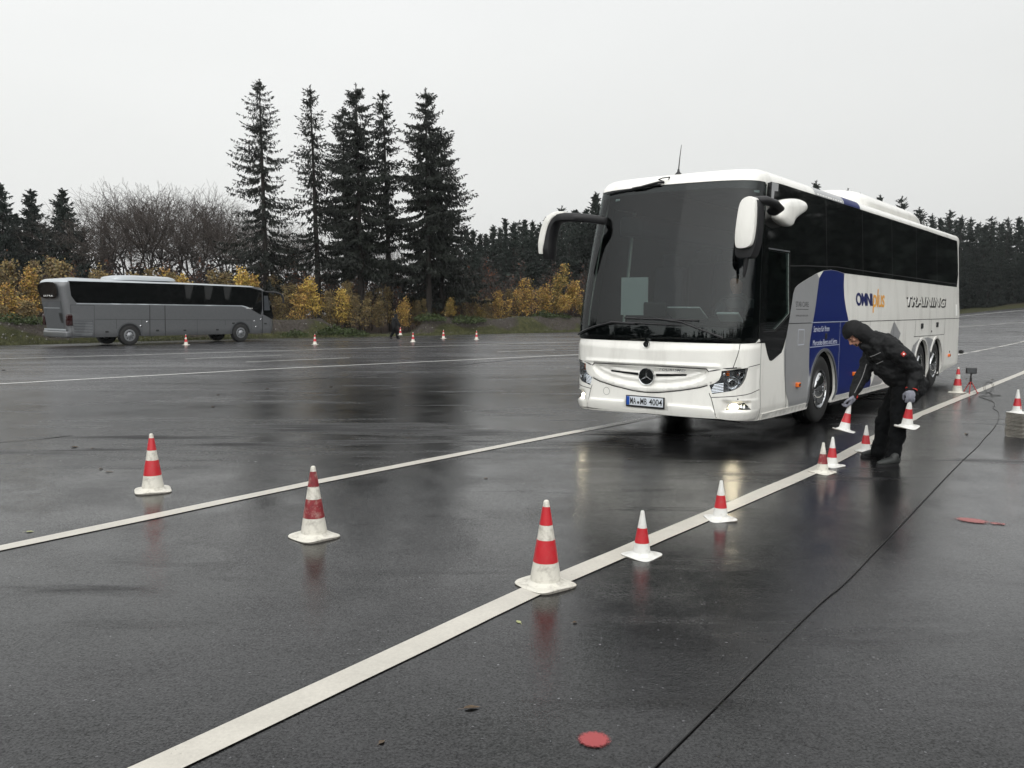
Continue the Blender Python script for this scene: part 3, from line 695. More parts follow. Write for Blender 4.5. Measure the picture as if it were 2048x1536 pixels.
def sheet(name, poly, m, parent, off, sa=.03, sw=.05, hole=None):
    """regular grid sheet over a region that is simple in (a, w), cut by testing cells; edges snapped to the outline"""
    p = np.array(poly); V, T = cdt(poly, [hole] if hole else [], .05, np.stack(np.meshgrid(np.arange(p[:, 0].min()+sa/2, p[:, 0].max(), sa), np.arange(p[:, 1].min()+sw/2, p[:, 1].max(), sw)), -1).reshape(-1, 2))
    P = S(V[:, 0], V[:, 1], off); me = mesh_np(name, P, T); o = link_mesh(name, me, m, parent, True); e_ = .02
    nr = np.cross(S(V[:, 0]+e_, V[:, 1], off)-S(V[:, 0]-e_, V[:, 1], off), S(V[:, 0], V[:, 1]+e_, off)-S(V[:, 0], V[:, 1]-e_, off)); nr /= np.linalg.norm(nr, axis=1)[:, None]
    me.normals_split_custom_set_from_vertices(nr.tolist()); return o
def patch(name, polys, m, parent, off=0., thick=0., step=.08, inner=None, holes=(), fine=True, smoothf=True, creases=()):
    """a panel that follows the coach's skin, laid out in metres along the skin (a) and up (w)"""
    VS, TS, MI, NS = [], [], [], []; b = 0
    for poly in polys:
        V, T = cdt(poly, list(holes), step, grid_for(poly) if fine else None, creases)
        top = S(V[:, 0], V[:, 1], off); VS.append(top); TS.append(T+b); MI.append(np.zeros(len(T), int)); n = len(V)
        e_ = .004; ta = S(V[:, 0]+e_, V[:, 1], off)-S(V[:, 0]-e_, V[:, 1], off); tw_ = S(V[:, 0], V[:, 1]+e_, off)-S(V[:, 0], V[:, 1]-e_, off); nr = np.cross(ta, tw_); nr /= np.linalg.norm(nr, axis=1)[:, None]+1e-12; NS.append(nr)
        if thick:
            NS.append(-nr)
            VS.append(S(V[:, 0], V[:, 1], off-thick)); TS.append(T[:, ::-1]+b+n); MI.append(np.ones(len(T), int)*(1 if inner else 0))
            ed = {}
            for tri in T:
                for k in range(3):
                    e = (tri[k], tri[(k+1) % 3]); ed[e] = ed.get(e, 0)+1
            bo = S(V[:, 0], V[:, 1], off-thick); wv, w_ = [], []
            for (i, j) in ed:
                if (j, i) not in ed:
                    q = len(wv); wv += [top[i], bo[i], bo[j], top[j]]; w_ += [(q, q+1, q+3), (q+3, q+1, q+2)]
            VS.append(np.array(wv)); NS.append(np.zeros((len(wv), 3))); TS.append(np.array(w_)+b+2*n); MI.append(np.zeros(len(w_), int)); b += n+len(wv)
        b += n
    me = mesh_np(name, np.concatenate(VS), np.concatenate(TS), np.concatenate(MI))
    o = link_mesh(name, me, [m, inner] if inner else m, parent, smoothf)
    if smoothf and len(me.vertices) == sum(len(v) for v in VS): me.normals_split_custom_set_from_vertices(np.concatenate(NS).tolist())
    return o
def line_patch(name, lines, w, m, parent, off=.002):
    VS, FS = [], []; b = 0
    for l in lines:
        Q = []
        for p, q in zip(l[:-1], l[1:]):
            p = np.array(p, float); q = np.array(q, float); k = max(1, int(np.linalg.norm(q-p)/.05))
            Q += [p+(q-p)*j/k for j in range(k)]
        Q.append(np.array(l[-1], float)); Q = np.array(Q); tg = np.gradient(Q, axis=0); tg /= np.linalg.norm(tg, axis=1)[:, None]
        nr = np.c_[-tg[:, 1], tg[:, 0]]*w/2; A, B = Q+nr, Q-nr; n = len(Q)
        VS += [S(A[:, 0], A[:, 1], off), S(B[:, 0], B[:, 1], off)]; FS += [(b+k, b+n+k, b+n+k+1, b+k+1) for k in range(n-1)]; b += 2*n
    return link_mesh(name, mesh_np(name, np.concatenate(VS), FS), m, parent)
def arc(c, r, a0, a1, n=24): return [(c[0]+r*math.cos(math.radians(a0+(a1-a0)*k/n)), c[1]+r*math.sin(math.radians(a0+(a1-a0)*k/n))) for k in range(n+1)]
def text_mesh(txt, shear=0, off=0., space=1.0):
    c = bpy.data.curves.new('t', 'FONT'); c.body = txt; c.size = 1; c.shear = shear; c.offset = off; c.space_character = space; c.resolution_u = 4; c.fill_mode = 'FRONT'
    o = bpy.data.objects.new('t', c); COL.objects.link(o); dg = bpy.context.evaluated_depsgraph_get(); me = bpy.data.meshes.new_from_object(o.evaluated_get(dg)); bpy.data.objects.remove(o)
    return me
def text_on(name, txt, box, m, parent, mapf, shear=0, bold=0., space=1.0, sub=0):
    me = text_mesh(txt, shear, bold, space); bm = bmesh.new(); bm.from_mesh(me); bmesh.ops.triangulate(bm, faces=bm.faces)
    if sub: bmesh.ops.subdivide_edges(bm, edges=bm.edges, cuts=sub)
    bm.to_mesh(me); bm.free(); co = np.array([v.co[:] for v in me.vertices]); mn, mx = co.min(0), co.max(0)
    (a0, w0, a1, w1) = box; u = (co[:, 0]-mn[0])/(mx[0]-mn[0]); v = (co[:, 1]-mn[1])/(mx[1]-mn[1])
    P = mapf(a0+(a1-a0)*u, w0+(w1-w0)*v); me.vertices.foreach_set('co', np.asarray(P, np.float32).ravel()); me.update()
    return link_mesh(name, me, m, parent, False)

coach = empty('touring_coach', (4.623, 12.820, 0), TH, 'white touring coach with blue and silver side stripes and lettering, front towards the viewer', 'coach')
aR = XR-XS+.9                                 # unrolled seam at the back
A_ = (aR-LL, aR)
bottom = [(A_[0], .42), (A_[0]+1.2, .42)]
FW, R1, R2 = 2.48, 8.85, 10.22                # wheel stations along the side
def wheel_cut(c, r=.615):
    x = math.sqrt(r*r-.22**2); return [(c-x, .27)]+[(c+r*math.cos(t_), .49+r*math.sin(t_)) for t_ in np.linspace(PI+math.asin(.22/r), -math.asin(.22/r), 26)]+[(c+x, .27)]
def arches(): return [wheel_cut(FW), wheel_cut(R1), wheel_cut(R2)]
near = []
for c in arches(): near += c
frontb = [(.05, .285), (-.3, .31), (-.74, .345), (-1.2, .345), (AC, .345)]
low_near = [(.05, .285), (.95, .27)]+near+[(11.1, .28), (12.7, .42), (aR, .42)]
low_far = mir([(.95, .27)]+near+[(11.1, .28), (12.7, .42)])
low = [(A_[0], .42)]+low_far+mir(frontb[:-1])+[(AC, .345)]+frontb[::-1][1:]+low_near[1:]
# drop duplicates
ded = [low[0]]
for p in low[1:]:
    if math.hypot(p[0]-ded[-1][0], p[1]-ded[-1][1]) > 1e-4: ded.append(p)
TOPW = RZ+RR*PI/2+.02
outer = ded+[(aR, TOPW), (A_[0], TOPW)]
ws_half = [(AC, 1.30), (-1.0, 1.30), (-.4, 1.30), (-.14, 1.305), (-.09, 1.36), (-.085, 2.2), (-.085, 3.1), (-.10, 3.33), (-.16, 3.375), (-.9, 3.385), (AC, 3.395)]
ws = ws_half+mir(ws_half)[1:-1]
hl = [(-.69, .955), (-.33, 1.0), (-.335, .93), (-.355, .87), (-.40, .80), (-.44, .76), (-.49, .73), (-.57, .70), (-.80, .66), (-.84, .77), (-.77, .80), (-.72, .84), (-.695, .90)]
hlm = mir(hl)
fog = [(-.62, .455), (-.60, .53), (-.33, .545), (-.27, .51), (-.23, .455)]; fogm = mir(fog)
drvw = [(.09, 1.47), (.42, 1.47), (.94, 1.68), (.94, 2.50), (.09, 2.50)]
fardoor = [(ma(.95), 1.50), (ma(.10), 1.50), (ma(.10), 3.20), (ma(.95), 3.20)]
holes = [ws, hl, hlm, fog, fogm, drvw, fardoor]
bb_ = lambda B_: np.linspace(-B_, B_, int(B_*2/.03)); led_ = lambda b: np.where(abs(b) < .92, .50+.012*np.cos(abs(b)*2), .50-(abs(b)-.92)*1.3)
creases = [[(AC+b, float(gb_out(b))+o_) for b in bb_(.85)] for o_ in (0, .012)]+[[(AC+b, float(gb_in(b))+o_) for b in bb_(.83)] for o_ in (0, .022)]+[[(AC+b, w_) for b in bb_(.83)] for w_ in (.949, .966, .977, .985, 1.001, 1.015)]+[[(AC+b, float(led_(b))-o_) for b in bb_(.98)] for o_ in (0, .035)]
patch('body', [outer], M['white'], coach, 0, .035, inner=M['inner'], holes=holes, step=.05, creases=creases)
# roof cap
aa = np.linspace(AA[0], AA[0]+LL, 160)[:-1]; rim = S(aa, aa*0+TOPW-.001); c = rim.mean(0); vs = [rim]
for k in range(1, 7): f = k/6; q = rim*(1-f)+np.array([[np.clip(x, -1.0, 9.0), BW/2, 0] for x in rim[:, 0]])*f; q[:, 2] = rim[:, 2]+.035*math.sin(f*PI/2); vs.append(q)
n = len(rim); fs = []
for i in range(6):
    for k in range(n): fs.append((i*n+k, i*n+(k+1) % n, (i+1)*n+(k+1) % n, (i+1)*n+k))
link_mesh('roof', mesh_np('roof', np.concatenate(vs), fs), M['white'], coach)
# glazing
sheet('windscreen', ws, M['windscreen'], coach, -.006)
fr_o = ws; fr_i_h = [(AC, 1.50), (-1.0, 1.50), (-.5, 1.49), (-.30, 1.52), (-.27, 1.60), (-.235, 2.2), (-.235, 3.1), (-.26, 3.22), (-.34, 3.27), (-.9, 3.29), (AC, 3.30)]
sheet('windscreen_border', ws, M['frit'], coach, -.014, hole=fr_i_h+mir(fr_i_h)[1:-1])
side_g = [(-.115, 1.303), (.10, 1.30), (.20, 1.15), (.28, 1.065), (.34, 1.055), (.40, 1.065), (.70, 1.15), (.77, 1.22), (.86, 1.36), (.95, 1.60), (1.0, 1.72), (1.12, 1.95), (1.20, 2.03), (1.33, 2.08), (1.75, 2.18), (2.15, 2.27), (2.45, 2.32), (2.8, 2.345), (3.1, 2.34), (3.5, 2.315),
          (12.38, 2.29), (12.55, 2.60), (12.53, 3.0), (12.50, 3.30), (12.45, 3.40), (9.0, 3.412), (.6, 3.412), (.33, 3.41), (.02, 3.40), (-.10, 3.37), (-.115, 2.3), (-.115, 1.4)]
patch('side_window', [side_g], M['side_glass'], coach, .004, .004, step=.12, holes=[drvw])
patch('side_window', [[(ma(a), w) for a, w in side_g][::-1]], M['side_glass'], coach, .004, .004, step=.12, holes=[fardoor])
patch('driver_window', [drvw], M['windscreen'], coach, -.002, .004, step=.1)
patch('door_window', [fardoor], M['door_glass'], coach, -.002, .004, step=.1)
line_patch('window_trim', [[(.07, 2.525), (.965, 2.525)]], .018, M['steel'], coach, .009)
line_patch('window_trim', [[(.965, 2.525), (.965, 1.67), (.42, 1.45), (.0, 1.445)], [(.97, 2.33), (1.7, 2.36), (2.6, 2.385), (3.1, 2.40), (12.4, 2.36)]], .012, M['gap'], coach, .009)
line_patch('window_joint', [[(x, 2.34), (x, 3.40)] for x in (2.6, 4.5, 6.4, 8.3, 10.2)], .014, M['gap'], coach, .0085)
patch('pillar_corner_trim', [[(.03, 3.40), (.30, 3.40), (.29, 3.30), (.14, 3.29), (.12, 2.98), (.06, 2.98)]], M['silver'], coach, .010, .003, fine=False)
# painted side stripes
silver = [(.80, 1.16), (.83, .95), (.87, .76), (.93, .58), (1.10, .372), (1.86, .372), (1.875, .49), (1.90, .66), (1.86, .75), (1.83, .9), (1.81, 1.18), (1.83, 1.30), (1.92, 1.55), (2.09, 1.86), (2.25, 2.20), (2.15, 2.265), (1.75, 2.175), (1.33, 2.075), (1.20, 2.025), (1.12, 1.945), (1.0, 1.715), (.95, 1.595), (.86, 1.36)]
patch('silver_stripe', [silver], M['silver'], coach, .004, 0, step=.1)
R_c = .66
def arc_pts(c, a0, a1, r=R_c, n=18): return [(c+r*math.cos(math.radians(a0+(a1-a0)*k/n)), .49+r*math.sin(math.radians(a0+(a1-a0)*k/n))) for k in range(n+1)]
blue = [(1.87, .372), (1.885, .49), (1.91, .66), (1.87, .75)][:1]
blue = [(1.905, .66), (1.87, .76), (1.835, .9), (1.815, 1.18), (1.835, 1.30), (1.925, 1.55), (2.095, 1.86), (2.255, 2.205), (2.45, 2.315), (2.8, 2.34), (3.1, 2.335), (3.47, 2.31), (3.44, 2.13), (3.455, 1.93), (3.52, 1.74), (3.66, 1.54), (4.12, 1.23), (4.69, .96), (5.05, .70), (5.13, .372), (3.14, .372)]+arc_pts(FW, -10, 165)
patch('blue_stripe', [blue], M['blue'], coach, .004, 0, step=.1)
patch('grey_diamond_stripe', [[(6.50, 1.52), (7.03, 1.28), (6.55, .90), (6.05, .55), (5.80, .372), (5.14, .372), (5.35, .62), (5.9, .95)]], M['silver'], coach, .004, 0, step=.1)
g2 = [(c_, w_) for c_, w_ in arc_pts(R1-.25, 150, 90, .70)][::1]
patch('grey_arch_panel', [[(R1-.615-.02, .60), (R1-.90, .62), (R1-.98, .80), (R1-.75, 1.02), (R1-.3, 1.13), (R1+.5, 1.15), (R1+.95, 1.10), (R2-.1, 1.03), (R2-.40, .93)]+[(R2+.63*math.cos(t_), .49+.63*math.sin(t_)) for t_ in np.linspace(2.45, 3.3, 10)]+[(R1+.63*math.cos(t_), .49+.63*math.sin(t_)) for t_ in np.linspace(-.1, 2.95, 30)]], M['silver'], coach, .004, 0, step=.08)
patch('skirt', [[(.12, .286), (.95, .272), (1.90, .272), (1.93, .30), (1.86, .368), (.12, .368)]], M['skirt'], coach, .016, .03, step=.1)
patch('skirt', [[(3.05, .272), (8.22, .272), (8.20, .368), (3.10, .368)]], M['skirt'], coach, .016, .03, step=.1)
for c_ in (FW, R1, R2):
    ring = [(c_+.66*math.cos(t_), .49+.66*math.sin(t_)) for t_ in np.linspace(-.30, PI+.30 if c_ != R2 else 2.6, 40)]+[(c_+.618*math.cos(t_), .49+.618*math.sin(t_)) for t_ in np.linspace(PI+.30 if c_ != R2 else 2.6, -.30, 40)]
    patch('arch_trim', [ring], M['skirt'] if c_ != FW else M['steel'], coach, .02, .03, step=.06, fine=False)
# panel gaps
gaps = [[(.90, 1.54), (12.75, 1.535)], [(8.11, 1.19), (10.98, 1.175)], [(8.20, 1.19), (8.20, 1.53)], [(9.62, 1.19), (9.62, 1.53)], [(11.02, 1.53), (11.02, 1.18)], [(4.90, 1.53), (4.90, .37)],
        [(6.5, 1.53), (6.5, .37)], [(1.0, .28), (.92, .56), (.87, .80), (.86, 1.2)]]
line_patch('panel_gap', gaps, .011, M['gap'], coach, .0045)
line_patch('panel_gap', [[(1.86, 1.545), (3.65, 1.545)], [(3.225, 1.54), (3.22, 1.1), (3.21, .41)], [(1.82, 1.185), (3.22, 1.185)]], .012, M['gapl'], coach, .005)
line_patch('flap_outline', [[(1.325, 1.45), (1.575, 1.445), (1.57, 1.235), (1.325, 1.235), (1.325, 1.45)]], .010, M['whitel'], coach, .005)
front_gaps = [[(-.46, 1.30), (-.50, 1.15), (-.55, 1.0)], [(-.33, 1.005), (-.20, 1.02), (-.04, 1.03)], [(-.02, 1.30), (-.02, .8), (.04, .29)], [(-.81, .615), (-.5, .64), (-.25, .665), (-.03, .70)], [(-.84, .67), (-.81, .6), (-.74, .355)]]
line_patch('panel_gap', front_gaps+[[(ma(a), w) for a, w in l] for l in front_gaps], .009, M['gap'], coach, .0015)
lipl = [(AC+b, float(gb_out(b))-.004) for b in np.linspace(-.86, .86, 60)]
line_patch('panel_gap', [lipl, [(AC-1.06, .985), (AC-.87, .945), (AC-.84, .975), (AC, .985), (AC+.84, .975), (AC+.87, .945), (AC+1.06, .985), (-.50, 1.0)], [(AC-1.06, .985), (ma(-.50), 1.0)]], .014, M['gap'], coach, .003)
# grille slots, emblems, letters
def star(parent, c, r, name='star_emblem'):
    """three-pointed star in a ring, laid on the skin at c"""
    o = S(c[0], c[1], .0).reshape(3); e = 1e-3; da = (S(c[0]+e, c[1]).reshape(3)-S(c[0]-e, c[1]).reshape(3)); da /= np.linalg.norm(da); up = np.array([0, 0, 1.]); nrm = np.cross(da, up); nrm /= np.linalg.norm(nrm)
    Mx = Matrix(((da[0], up[0], nrm[0], o[0]), (da[1], up[1], nrm[1], o[1]), (da[2], up[2], nrm[2], o[2]), (0, 0, 0, 1)))
    m = MB(); m.lathe([(0.0001, .028), (r*.9, .026), (r*.98, .014), (r, -.04)][::-1], 40, Mx); b_ = m.obj(name, M['black_gloss'], parent)
    m = MB(); m.lathe([(r*1.02, .012), (r*1.03, .030), (r*.99, .037), (r*.93, .035), (r*.91, .024)], 40, Mx); m.obj('ring', M['chrome'], b_)
    m = MB(); V_ = [(0, 0, .050)]; 
    for k in range(3):
        t_ = PI/2+k*2*PI/3; V_.append((math.cos(t_)*r*.93, math.sin(t_)*r*.93, .031)); t2 = t_+PI/3; V_.append((math.cos(t2)*r*.13, math.sin(t2)*r*.13, .030))
    V_ = [Mx @ Vector(v) for v in V_]; m.add(V_, [(0, 1+k, 1+(k+1) % 6) for k in range(6)]); m.obj('star', M['chrome'], b_, False)
    return b_
star(coach, (AC, .835), .112); star(coach, (AC, 1.262), .040, 'badge')
for sgn in (1, -1):
    sl2 = [(AC+sgn*.135, .845), (AC+sgn*.56, .872), (AC+sgn*.575, .888), (AC+sgn*.56, .892 if sgn < 0 else .895), (AC+sgn*.13, .878)]
    patch('grille_slot', [sl2 if sgn > 0 else sl2[::-1]], M['black_gloss'], coach, .008, .004, step=.04, fine=False)
fm = lambda o_: (lambda a, w: S(a, w, o_))
text_on('model_lettering', 'TOURISMO', (AC+.19, .925, AC+.565, .958), M['steel'], coach, fm(.034), shear=.5, bold=.02, space=1.15)
text_on('side_lettering', 'OMNI', (4.08, 1.80, 5.06, 2.02), M['navy'], coach, fm(.005), bold=.035, space=.92)
text_on('side_lettering', 'plus', (5.04, 1.68, 5.86, 2.10), M['amber'], coach, fm(.005), shear=.25, bold=.008, space=.9)
text_on('side_lettering', 'TRAINING', (7.46, 1.785, 11.16, 2.01), M['blackl'], coach, fm(.005), shear=.25, bold=.06, space=1.0)
text_on('side_lettering_face', 'TRAINING', (7.42, 1.815, 11.06, 2.02), M['white'], coach, fm(.008), shear=.25, bold=.02, space=1.0)
text_on('side_lettering', 'STAR CARE', (1.21, 1.77, 1.75, 1.845), M['greyl'], coach, fm(.005), bold=.0, space=.9)
text_on('side_lettering', 'www.star-care.com', (1.20, 1.635, 1.71, 1.662), M['greyl'], coach, fm(.005))
line_patch('lettering_underline', [[(1.21, 1.738), (1.73, 1.735)]], .008, M['greyl'], coach, .005)
text_on('side_lettering', 'Service für Ihren', (1.97, 1.405, 2.69, 1.49), M['whitel'], coach, fm(.005))
text_on('side_lettering', 'Mercedes-Benz und Setra', (1.96, 1.205, 3.09, 1.285), M['whitel'], coach, fm(.005))
# number plate
def fpt(b, w, o): return S(AC+b, w, 0).reshape(3)*0+np.array([S(AC, .49, 0).reshape(3)[0]-o, BW/2-b, w])
npl = MB(); c0 = fpt(0, .497, .018); npl.box(tuple(c0), (.02, .575, .155), bev=.006); plt_ = npl.obj('number_plate', M['plastic'], coach)
npl = MB(); c1 = fpt(0, .503, .031); npl.box(tuple(c1), (.006, .545, .118), bev=.002); npl.obj('plate_face', M['plate'], plt_)
npl = MB(); c2 = fpt(-.248, .503, .0345); npl.box(tuple(c2), (.004, .046, .114), bev=.001); npl.obj('euro_band', M['eublue'], plt_)
pf = lambda a, w: np.stack([a*0+S(AC, .49, 0).reshape(3)[0]-.0365, BW/2-a, w+.0*a], -1)
text_on('plate_lettering', 'MA', (-.215, .462, -.125, .546), M['blackl'], plt_, pf, bold=.01)
text_on('plate_lettering', 'MB', (-.060, .462, .035, .546), M['blackl'], plt_, pf, bold=.01)
text_on('plate_lettering', '4004', (.070, .462, .262, .546), M['blackl'], plt_, pf, bold=.01)
npl = MB(); c3 = fpt(-.092, .485, .0355); npl.lathe([(.0001, .003), (.017, .003), (.018, 0)][::-1], 16, Matrix.Translation(c3) @ Matrix.Rotation(-PI/2, 4, 'Y')); npl.obj('plate_seal', M['greyl'], plt_)
# headlamps and fog lamps
def on_skin(a, w, off):
    o = S(a, w, off).reshape(3); e = 1e-3; da = (S(a+e, w, 0)-S(a-e, w, 0)).reshape(3); da[2] = 0; da /= np.linalg.norm(da); n_ = np.cross(da, [0, 0, 1.])
    return Matrix(((da[0], 0, n_[0], o[0]), (da[1], 0, n_[1], o[1]), (0, 1, 0, o[2]), (0, 0, 0, 1)))
for sgn in (1, -1):
    f_ = (lambda a: a) if sgn > 0 else ma
    P = hl if sgn > 0 else hlm
    h = patch('headlight', [P], M['lampdark'], coach, -.085, 0, step=.05, fine=False)
    # bowl wall
    V_, F2 = [], []; n = len(P)
    for (a, w) in P: V_.append(S(a, w, -.002).reshape(3))
    for (a, w) in P: V_.append(S(AC+(a-AC)*1.0, w, -.088).reshape(3))
    m = MB(); m.add(V_, [(k, (k+1) % n, n+(k+1) % n, n+k) for k in range(n)]); m.obj('lamp_bowl', M['reflector'], h, False)
    for (a, w, r, dz) in ((-.545, .80, .078, .0), (-.395, .905, .058, .0)):
        Mx = on_skin(f_(a), w, -.08)
        m = MB(); m.lathe([(r, .055), (r*1.06, .060), (r*1.10, .050), (r*1.1, .0)][::-1], 32, Mx); m.obj('reflector_ring', M['reflector'], h)
        m = MB(); m.lathe([(r*.95, .052), (r*.72, .02), (r*.58, .012), (r*.56, .04), (r*.50, .042), (r*.48, .02)][::-1], 32, Mx); m.obj('reflector', M['chrome'], h)
        m = MB(); m.ball((0, 0, 0), (r*.46, r*.46, .03), seg=20); 
        for k in range(len(m.v)): m.v[k] = tuple(Mx @ (Vector(m.v[k])+Vector((0, 0, .022))))
        m.obj('projector_lens', M['black_gloss'], h)
    for k in range(6):
        w = .675+.020*k; lp = [(f_(-.835+.01*k), w+.004*0), (f_(-.66+.0*k), w+.022)]
        line_patch('led_strip', [lp], .010, M['ledlit'], h, -.03)
    m = MB(); 
    for k in range(3):
        q = S(f_(-.60), .90+.022*k, -.05).reshape(3); m.box(tuple(q), (.02, .035, .014), bev=.004)
    m.obj('indicator', M['orange'], h)
    m = MB(); q = S(f_(-.655), .915, -.05).reshape(3); m.ball(tuple(q), .025); m.obj('side_bulb', M['reflector'], h)
    patch('lamp_cover', [P], M['lens'], h, -.001, 0, step=.05, fine=True)
    PF = fog if sgn > 0 else fogm
    g_ = patch('fog_light', [PF], M['lampdark'], coach, -.05, 0, step=.05, fine=False)
    n = len(PF); V_ = [S(a, w, -.001).reshape(3) for a, w in PF]+[S(a, w, -.052).reshape(3) for a, w in PF]; m = MB(); m.add(V_, [(k, (k+1) % n, n+(k+1) % n, n+k) for k in range(n)]); m.obj('lamp_bowl', M['lampdark'], g_, False)
    Mx = on_skin(f_(-.50), .497, -.045); m = MB(); m.ball((0, 0, 0), (.062, .036, .022), seg=20)
    for k in range(len(m.v)): m.v[k] = tuple(Mx @ (Vector(m.v[k])+Vector((0, 0, .02))))
    m.obj('lit_lamp', M['foglit'], g_)
    Mx = on_skin(f_(-.34), .50, -.045); m = MB(); m.lathe([(.0001, .01), (.02, .014), (.034, .03), (.036, 0)][::-1], 24, Mx); m.obj('cornering_lamp', M['reflector'], g_)
    patch('lamp_cover', [PF], M['lens'], g_, -.003, 0, step=.05, fine=False)
    m = MB(); m.ball(tuple(S(f_(-.47), .60, .0).reshape(3)), .011); m.obj('parking_sensor', M['plastic'], coach)
line_patch('tow_cover_outline', [arc((AC-.62, .60), .052, 0, 360, 30)], .004, M['gap'], coach, .001)
# wipers
def wiper(name, pa, pb, off1=.03):
    w_ = empty(name, (0, 0, 0)); w_.parent = coach
    return w_
def skin_tube(lst, r, name, m, parent, n=6):
    mb = MB()
    for l, rr in zip(lst, r):
        P = []
        for p, q in zip(l[:-1], l[1:]):
            k_ = 6
            for j in range(k_): f = j/k_; P.append(S(p[0]+(q[0]-p[0])*f, p[1]+(q[1]-p[1])*f, p[2]+(q[2]-p[2])*f).reshape(3))
        P.append(S(*l[-1][:2], l[-1][2]).reshape(3)); mb.tube(P, rr, n)
    return mb.obj(name, m, parent)
skin_tube([[(-.69, 1.375, .02), (-1.22, 1.565, .045), (-1.55, 1.60, .03)], [(-1.01, 1.585, .02), (-2.07, 1.605, .018)]], (.014, .010), 'wiper', M['plastic'], coach)
skin_tube([[(-2.95, 1.36, .02), (-2.5, 1.49, .045), (-2.24, 1.545, .04), (-1.9, 1.53, .03)], [(-2.3, 1.555, .02), (-1.25, 1.52, .018)]], (.014, .010), 'wiper', M['plastic'], coach)
skin_tube([[(-1.77, 3.43, .03), (-1.85, 3.43, .04), (-2.1, 3.385, .04), (-2.25, 3.375, .03)], [(-1.82, 3.40, .02), (-2.73, 3.345, .02)]], (.018, .012), 'wiper', M['plastic'], coach)
skin_tube([[(-1.80, 3.45, .03), (-1.86, 3.47, .06), (-1.80, 3.49, .08), (-1.70, 3.50, .06), (-1.72, 3.46, .03)]], (.008,), 'wiper_hose', M['plastic'], coach)
m = MB(); m.lathe([(.055, 0), (.05, .02), (.02, .05), (.012, .09)], 16, Matrix.Translation((-2.13, 1.33, 3.555))); m.tube([(-2.13, 1.33, 3.62), (-2.10, 1.33, 3.80), (-2.06, 1.33, 3.98)], [.010, .007, .004], 6); m.obj('antenna', M['plastic'], coach)
line_patch('windscreen_sticker', [[(-2.55, 3.24), (-2.47, 3.24)], [(-.42, 3.24), (-.30, 3.24)]], .03, M['paper'], coach, -.012)
# roof unit
bm = bmesh.new(); prof = []
for k in range(25):
    f = k/24; x = 2.05+6.45*f
    h_ = .36*min(1, (math.sin(min(1, f/.16)*PI/2))**.8)*(1 if f < .70 else max(0, math.cos((f-.70)/.30*PI/2))**.8)+.0
    wd_ = 1.0*(min(1, (.35+.65*math.sin(min(1, f/.2)*PI/2))))*(1 if f < .75 else .72+.28*math.cos((f-.75)/.25*PI/2))
    prof.append((x, wd_, h_))
rings = []
for x, wd_, h_ in prof:
    ring = []
    for k in range(21):
        t_ = PI*k/20; ring.append(bm.verts.new((x, BW/2-wd_*math.copysign(abs(math.cos(t_))**.5, math.cos(t_)), 3.52+(h_+.02)*max(0, math.sin(t_))**.5)))
    rings.append(ring)
for a_, b_ in zip(rings[:-1], rings[1:]):
    for k in range(20): bm.faces.new((a_[k], b_[k], b_[k+1], a_[k+1]))
bm.faces.new(rings[0]); bm.faces.new(rings[-1][::-1]); bmesh.ops.recalc_face_normals(bm, faces=bm.faces)
me = bpy.data.meshes.new('roof_unit'); bm.to_mesh(me); bm.free(); link_mesh('roof_unit', me, M['white'], coach); sharp(me, .8)
patch('roof_stripe', [[(3.52, 3.415), (4.40, 3.415), (4.42, 3.54), (4.42, 3.645), (3.50, 3.645)]], M['blue'], coach, .002, 0, step=.05)
patch('roof_stripe', [[(2.15, 3.415), (3.50, 3.415), (3.48, 3.645), (2.1, 3.645)]], M['silver'], coach, .0015, 0, step=.05)
line_patch('panel_gap', [[(.55, 3.415), (.50, 3.50), (.52, 3.645)], [(2.12, 3.415), (2.1, 3.645)]], .008, M['gap'], coach, .003)
# lights, latches, small marks on the flank
for a, w, c_ in ((1.35, .67, .05), (4.03, .67, .04), (6.9, .67, .04), (11.6, .67, .04)):
    m = MB(); q = S(a, w, .02).reshape(3); m.box(tuple(q), (.11, .05, .07), bev=.015); b_ = m.obj('marker_light', M['orange'], coach); m = MB(); m.box((q[0], q[1]-.026, q[2]), (.06, .006, .03), bev=.002); m.obj('lens_centre', M['plastic'], b_)
for a, w in ((8.78, 1.40), (10.22, 1.41)):
    m = MB(); m.box(tuple(S(a, w, .004).reshape(3)), (.18, .02, .11), bev=.008); m.obj('latch', M['plastic'], coach)
for a, w, d_ in ((9.70, 1.27, .05), (2.55, 1.33, .10), (11.7, .75, .05)):
    m = MB(); m.box(tuple(S(a, w, .002).reshape(3)), (d_, .012, d_*.9), bev=.004); m.obj('lock', M['plastic'], coach)
patch('reflector_sticker', [[(12.20, 1.60), (12.38, 1.60), (12.38, 1.87), (12.20, 1.87)]], M['reflstrip'], coach, .004, 0, fine=False)
m = MB(); m.tube([(XR+.25, -.02, .70), (XR+.33, -.03, .70)], .05, 14); m.obj('rear_lamp', M['plastic'], coach)
patch('rear_window', [[(13.2, 2.3), (15.2, 2.3), (15.15, 3.35), (13.25, 3.35)]], M['side_glass'], coach, .004, .004)
patch('tail_light', [[(12.9, .9), (13.05, .9), (13.05, 1.5), (12.9, 1.5)]], M['tail'], coach, .004, .02, fine=False)
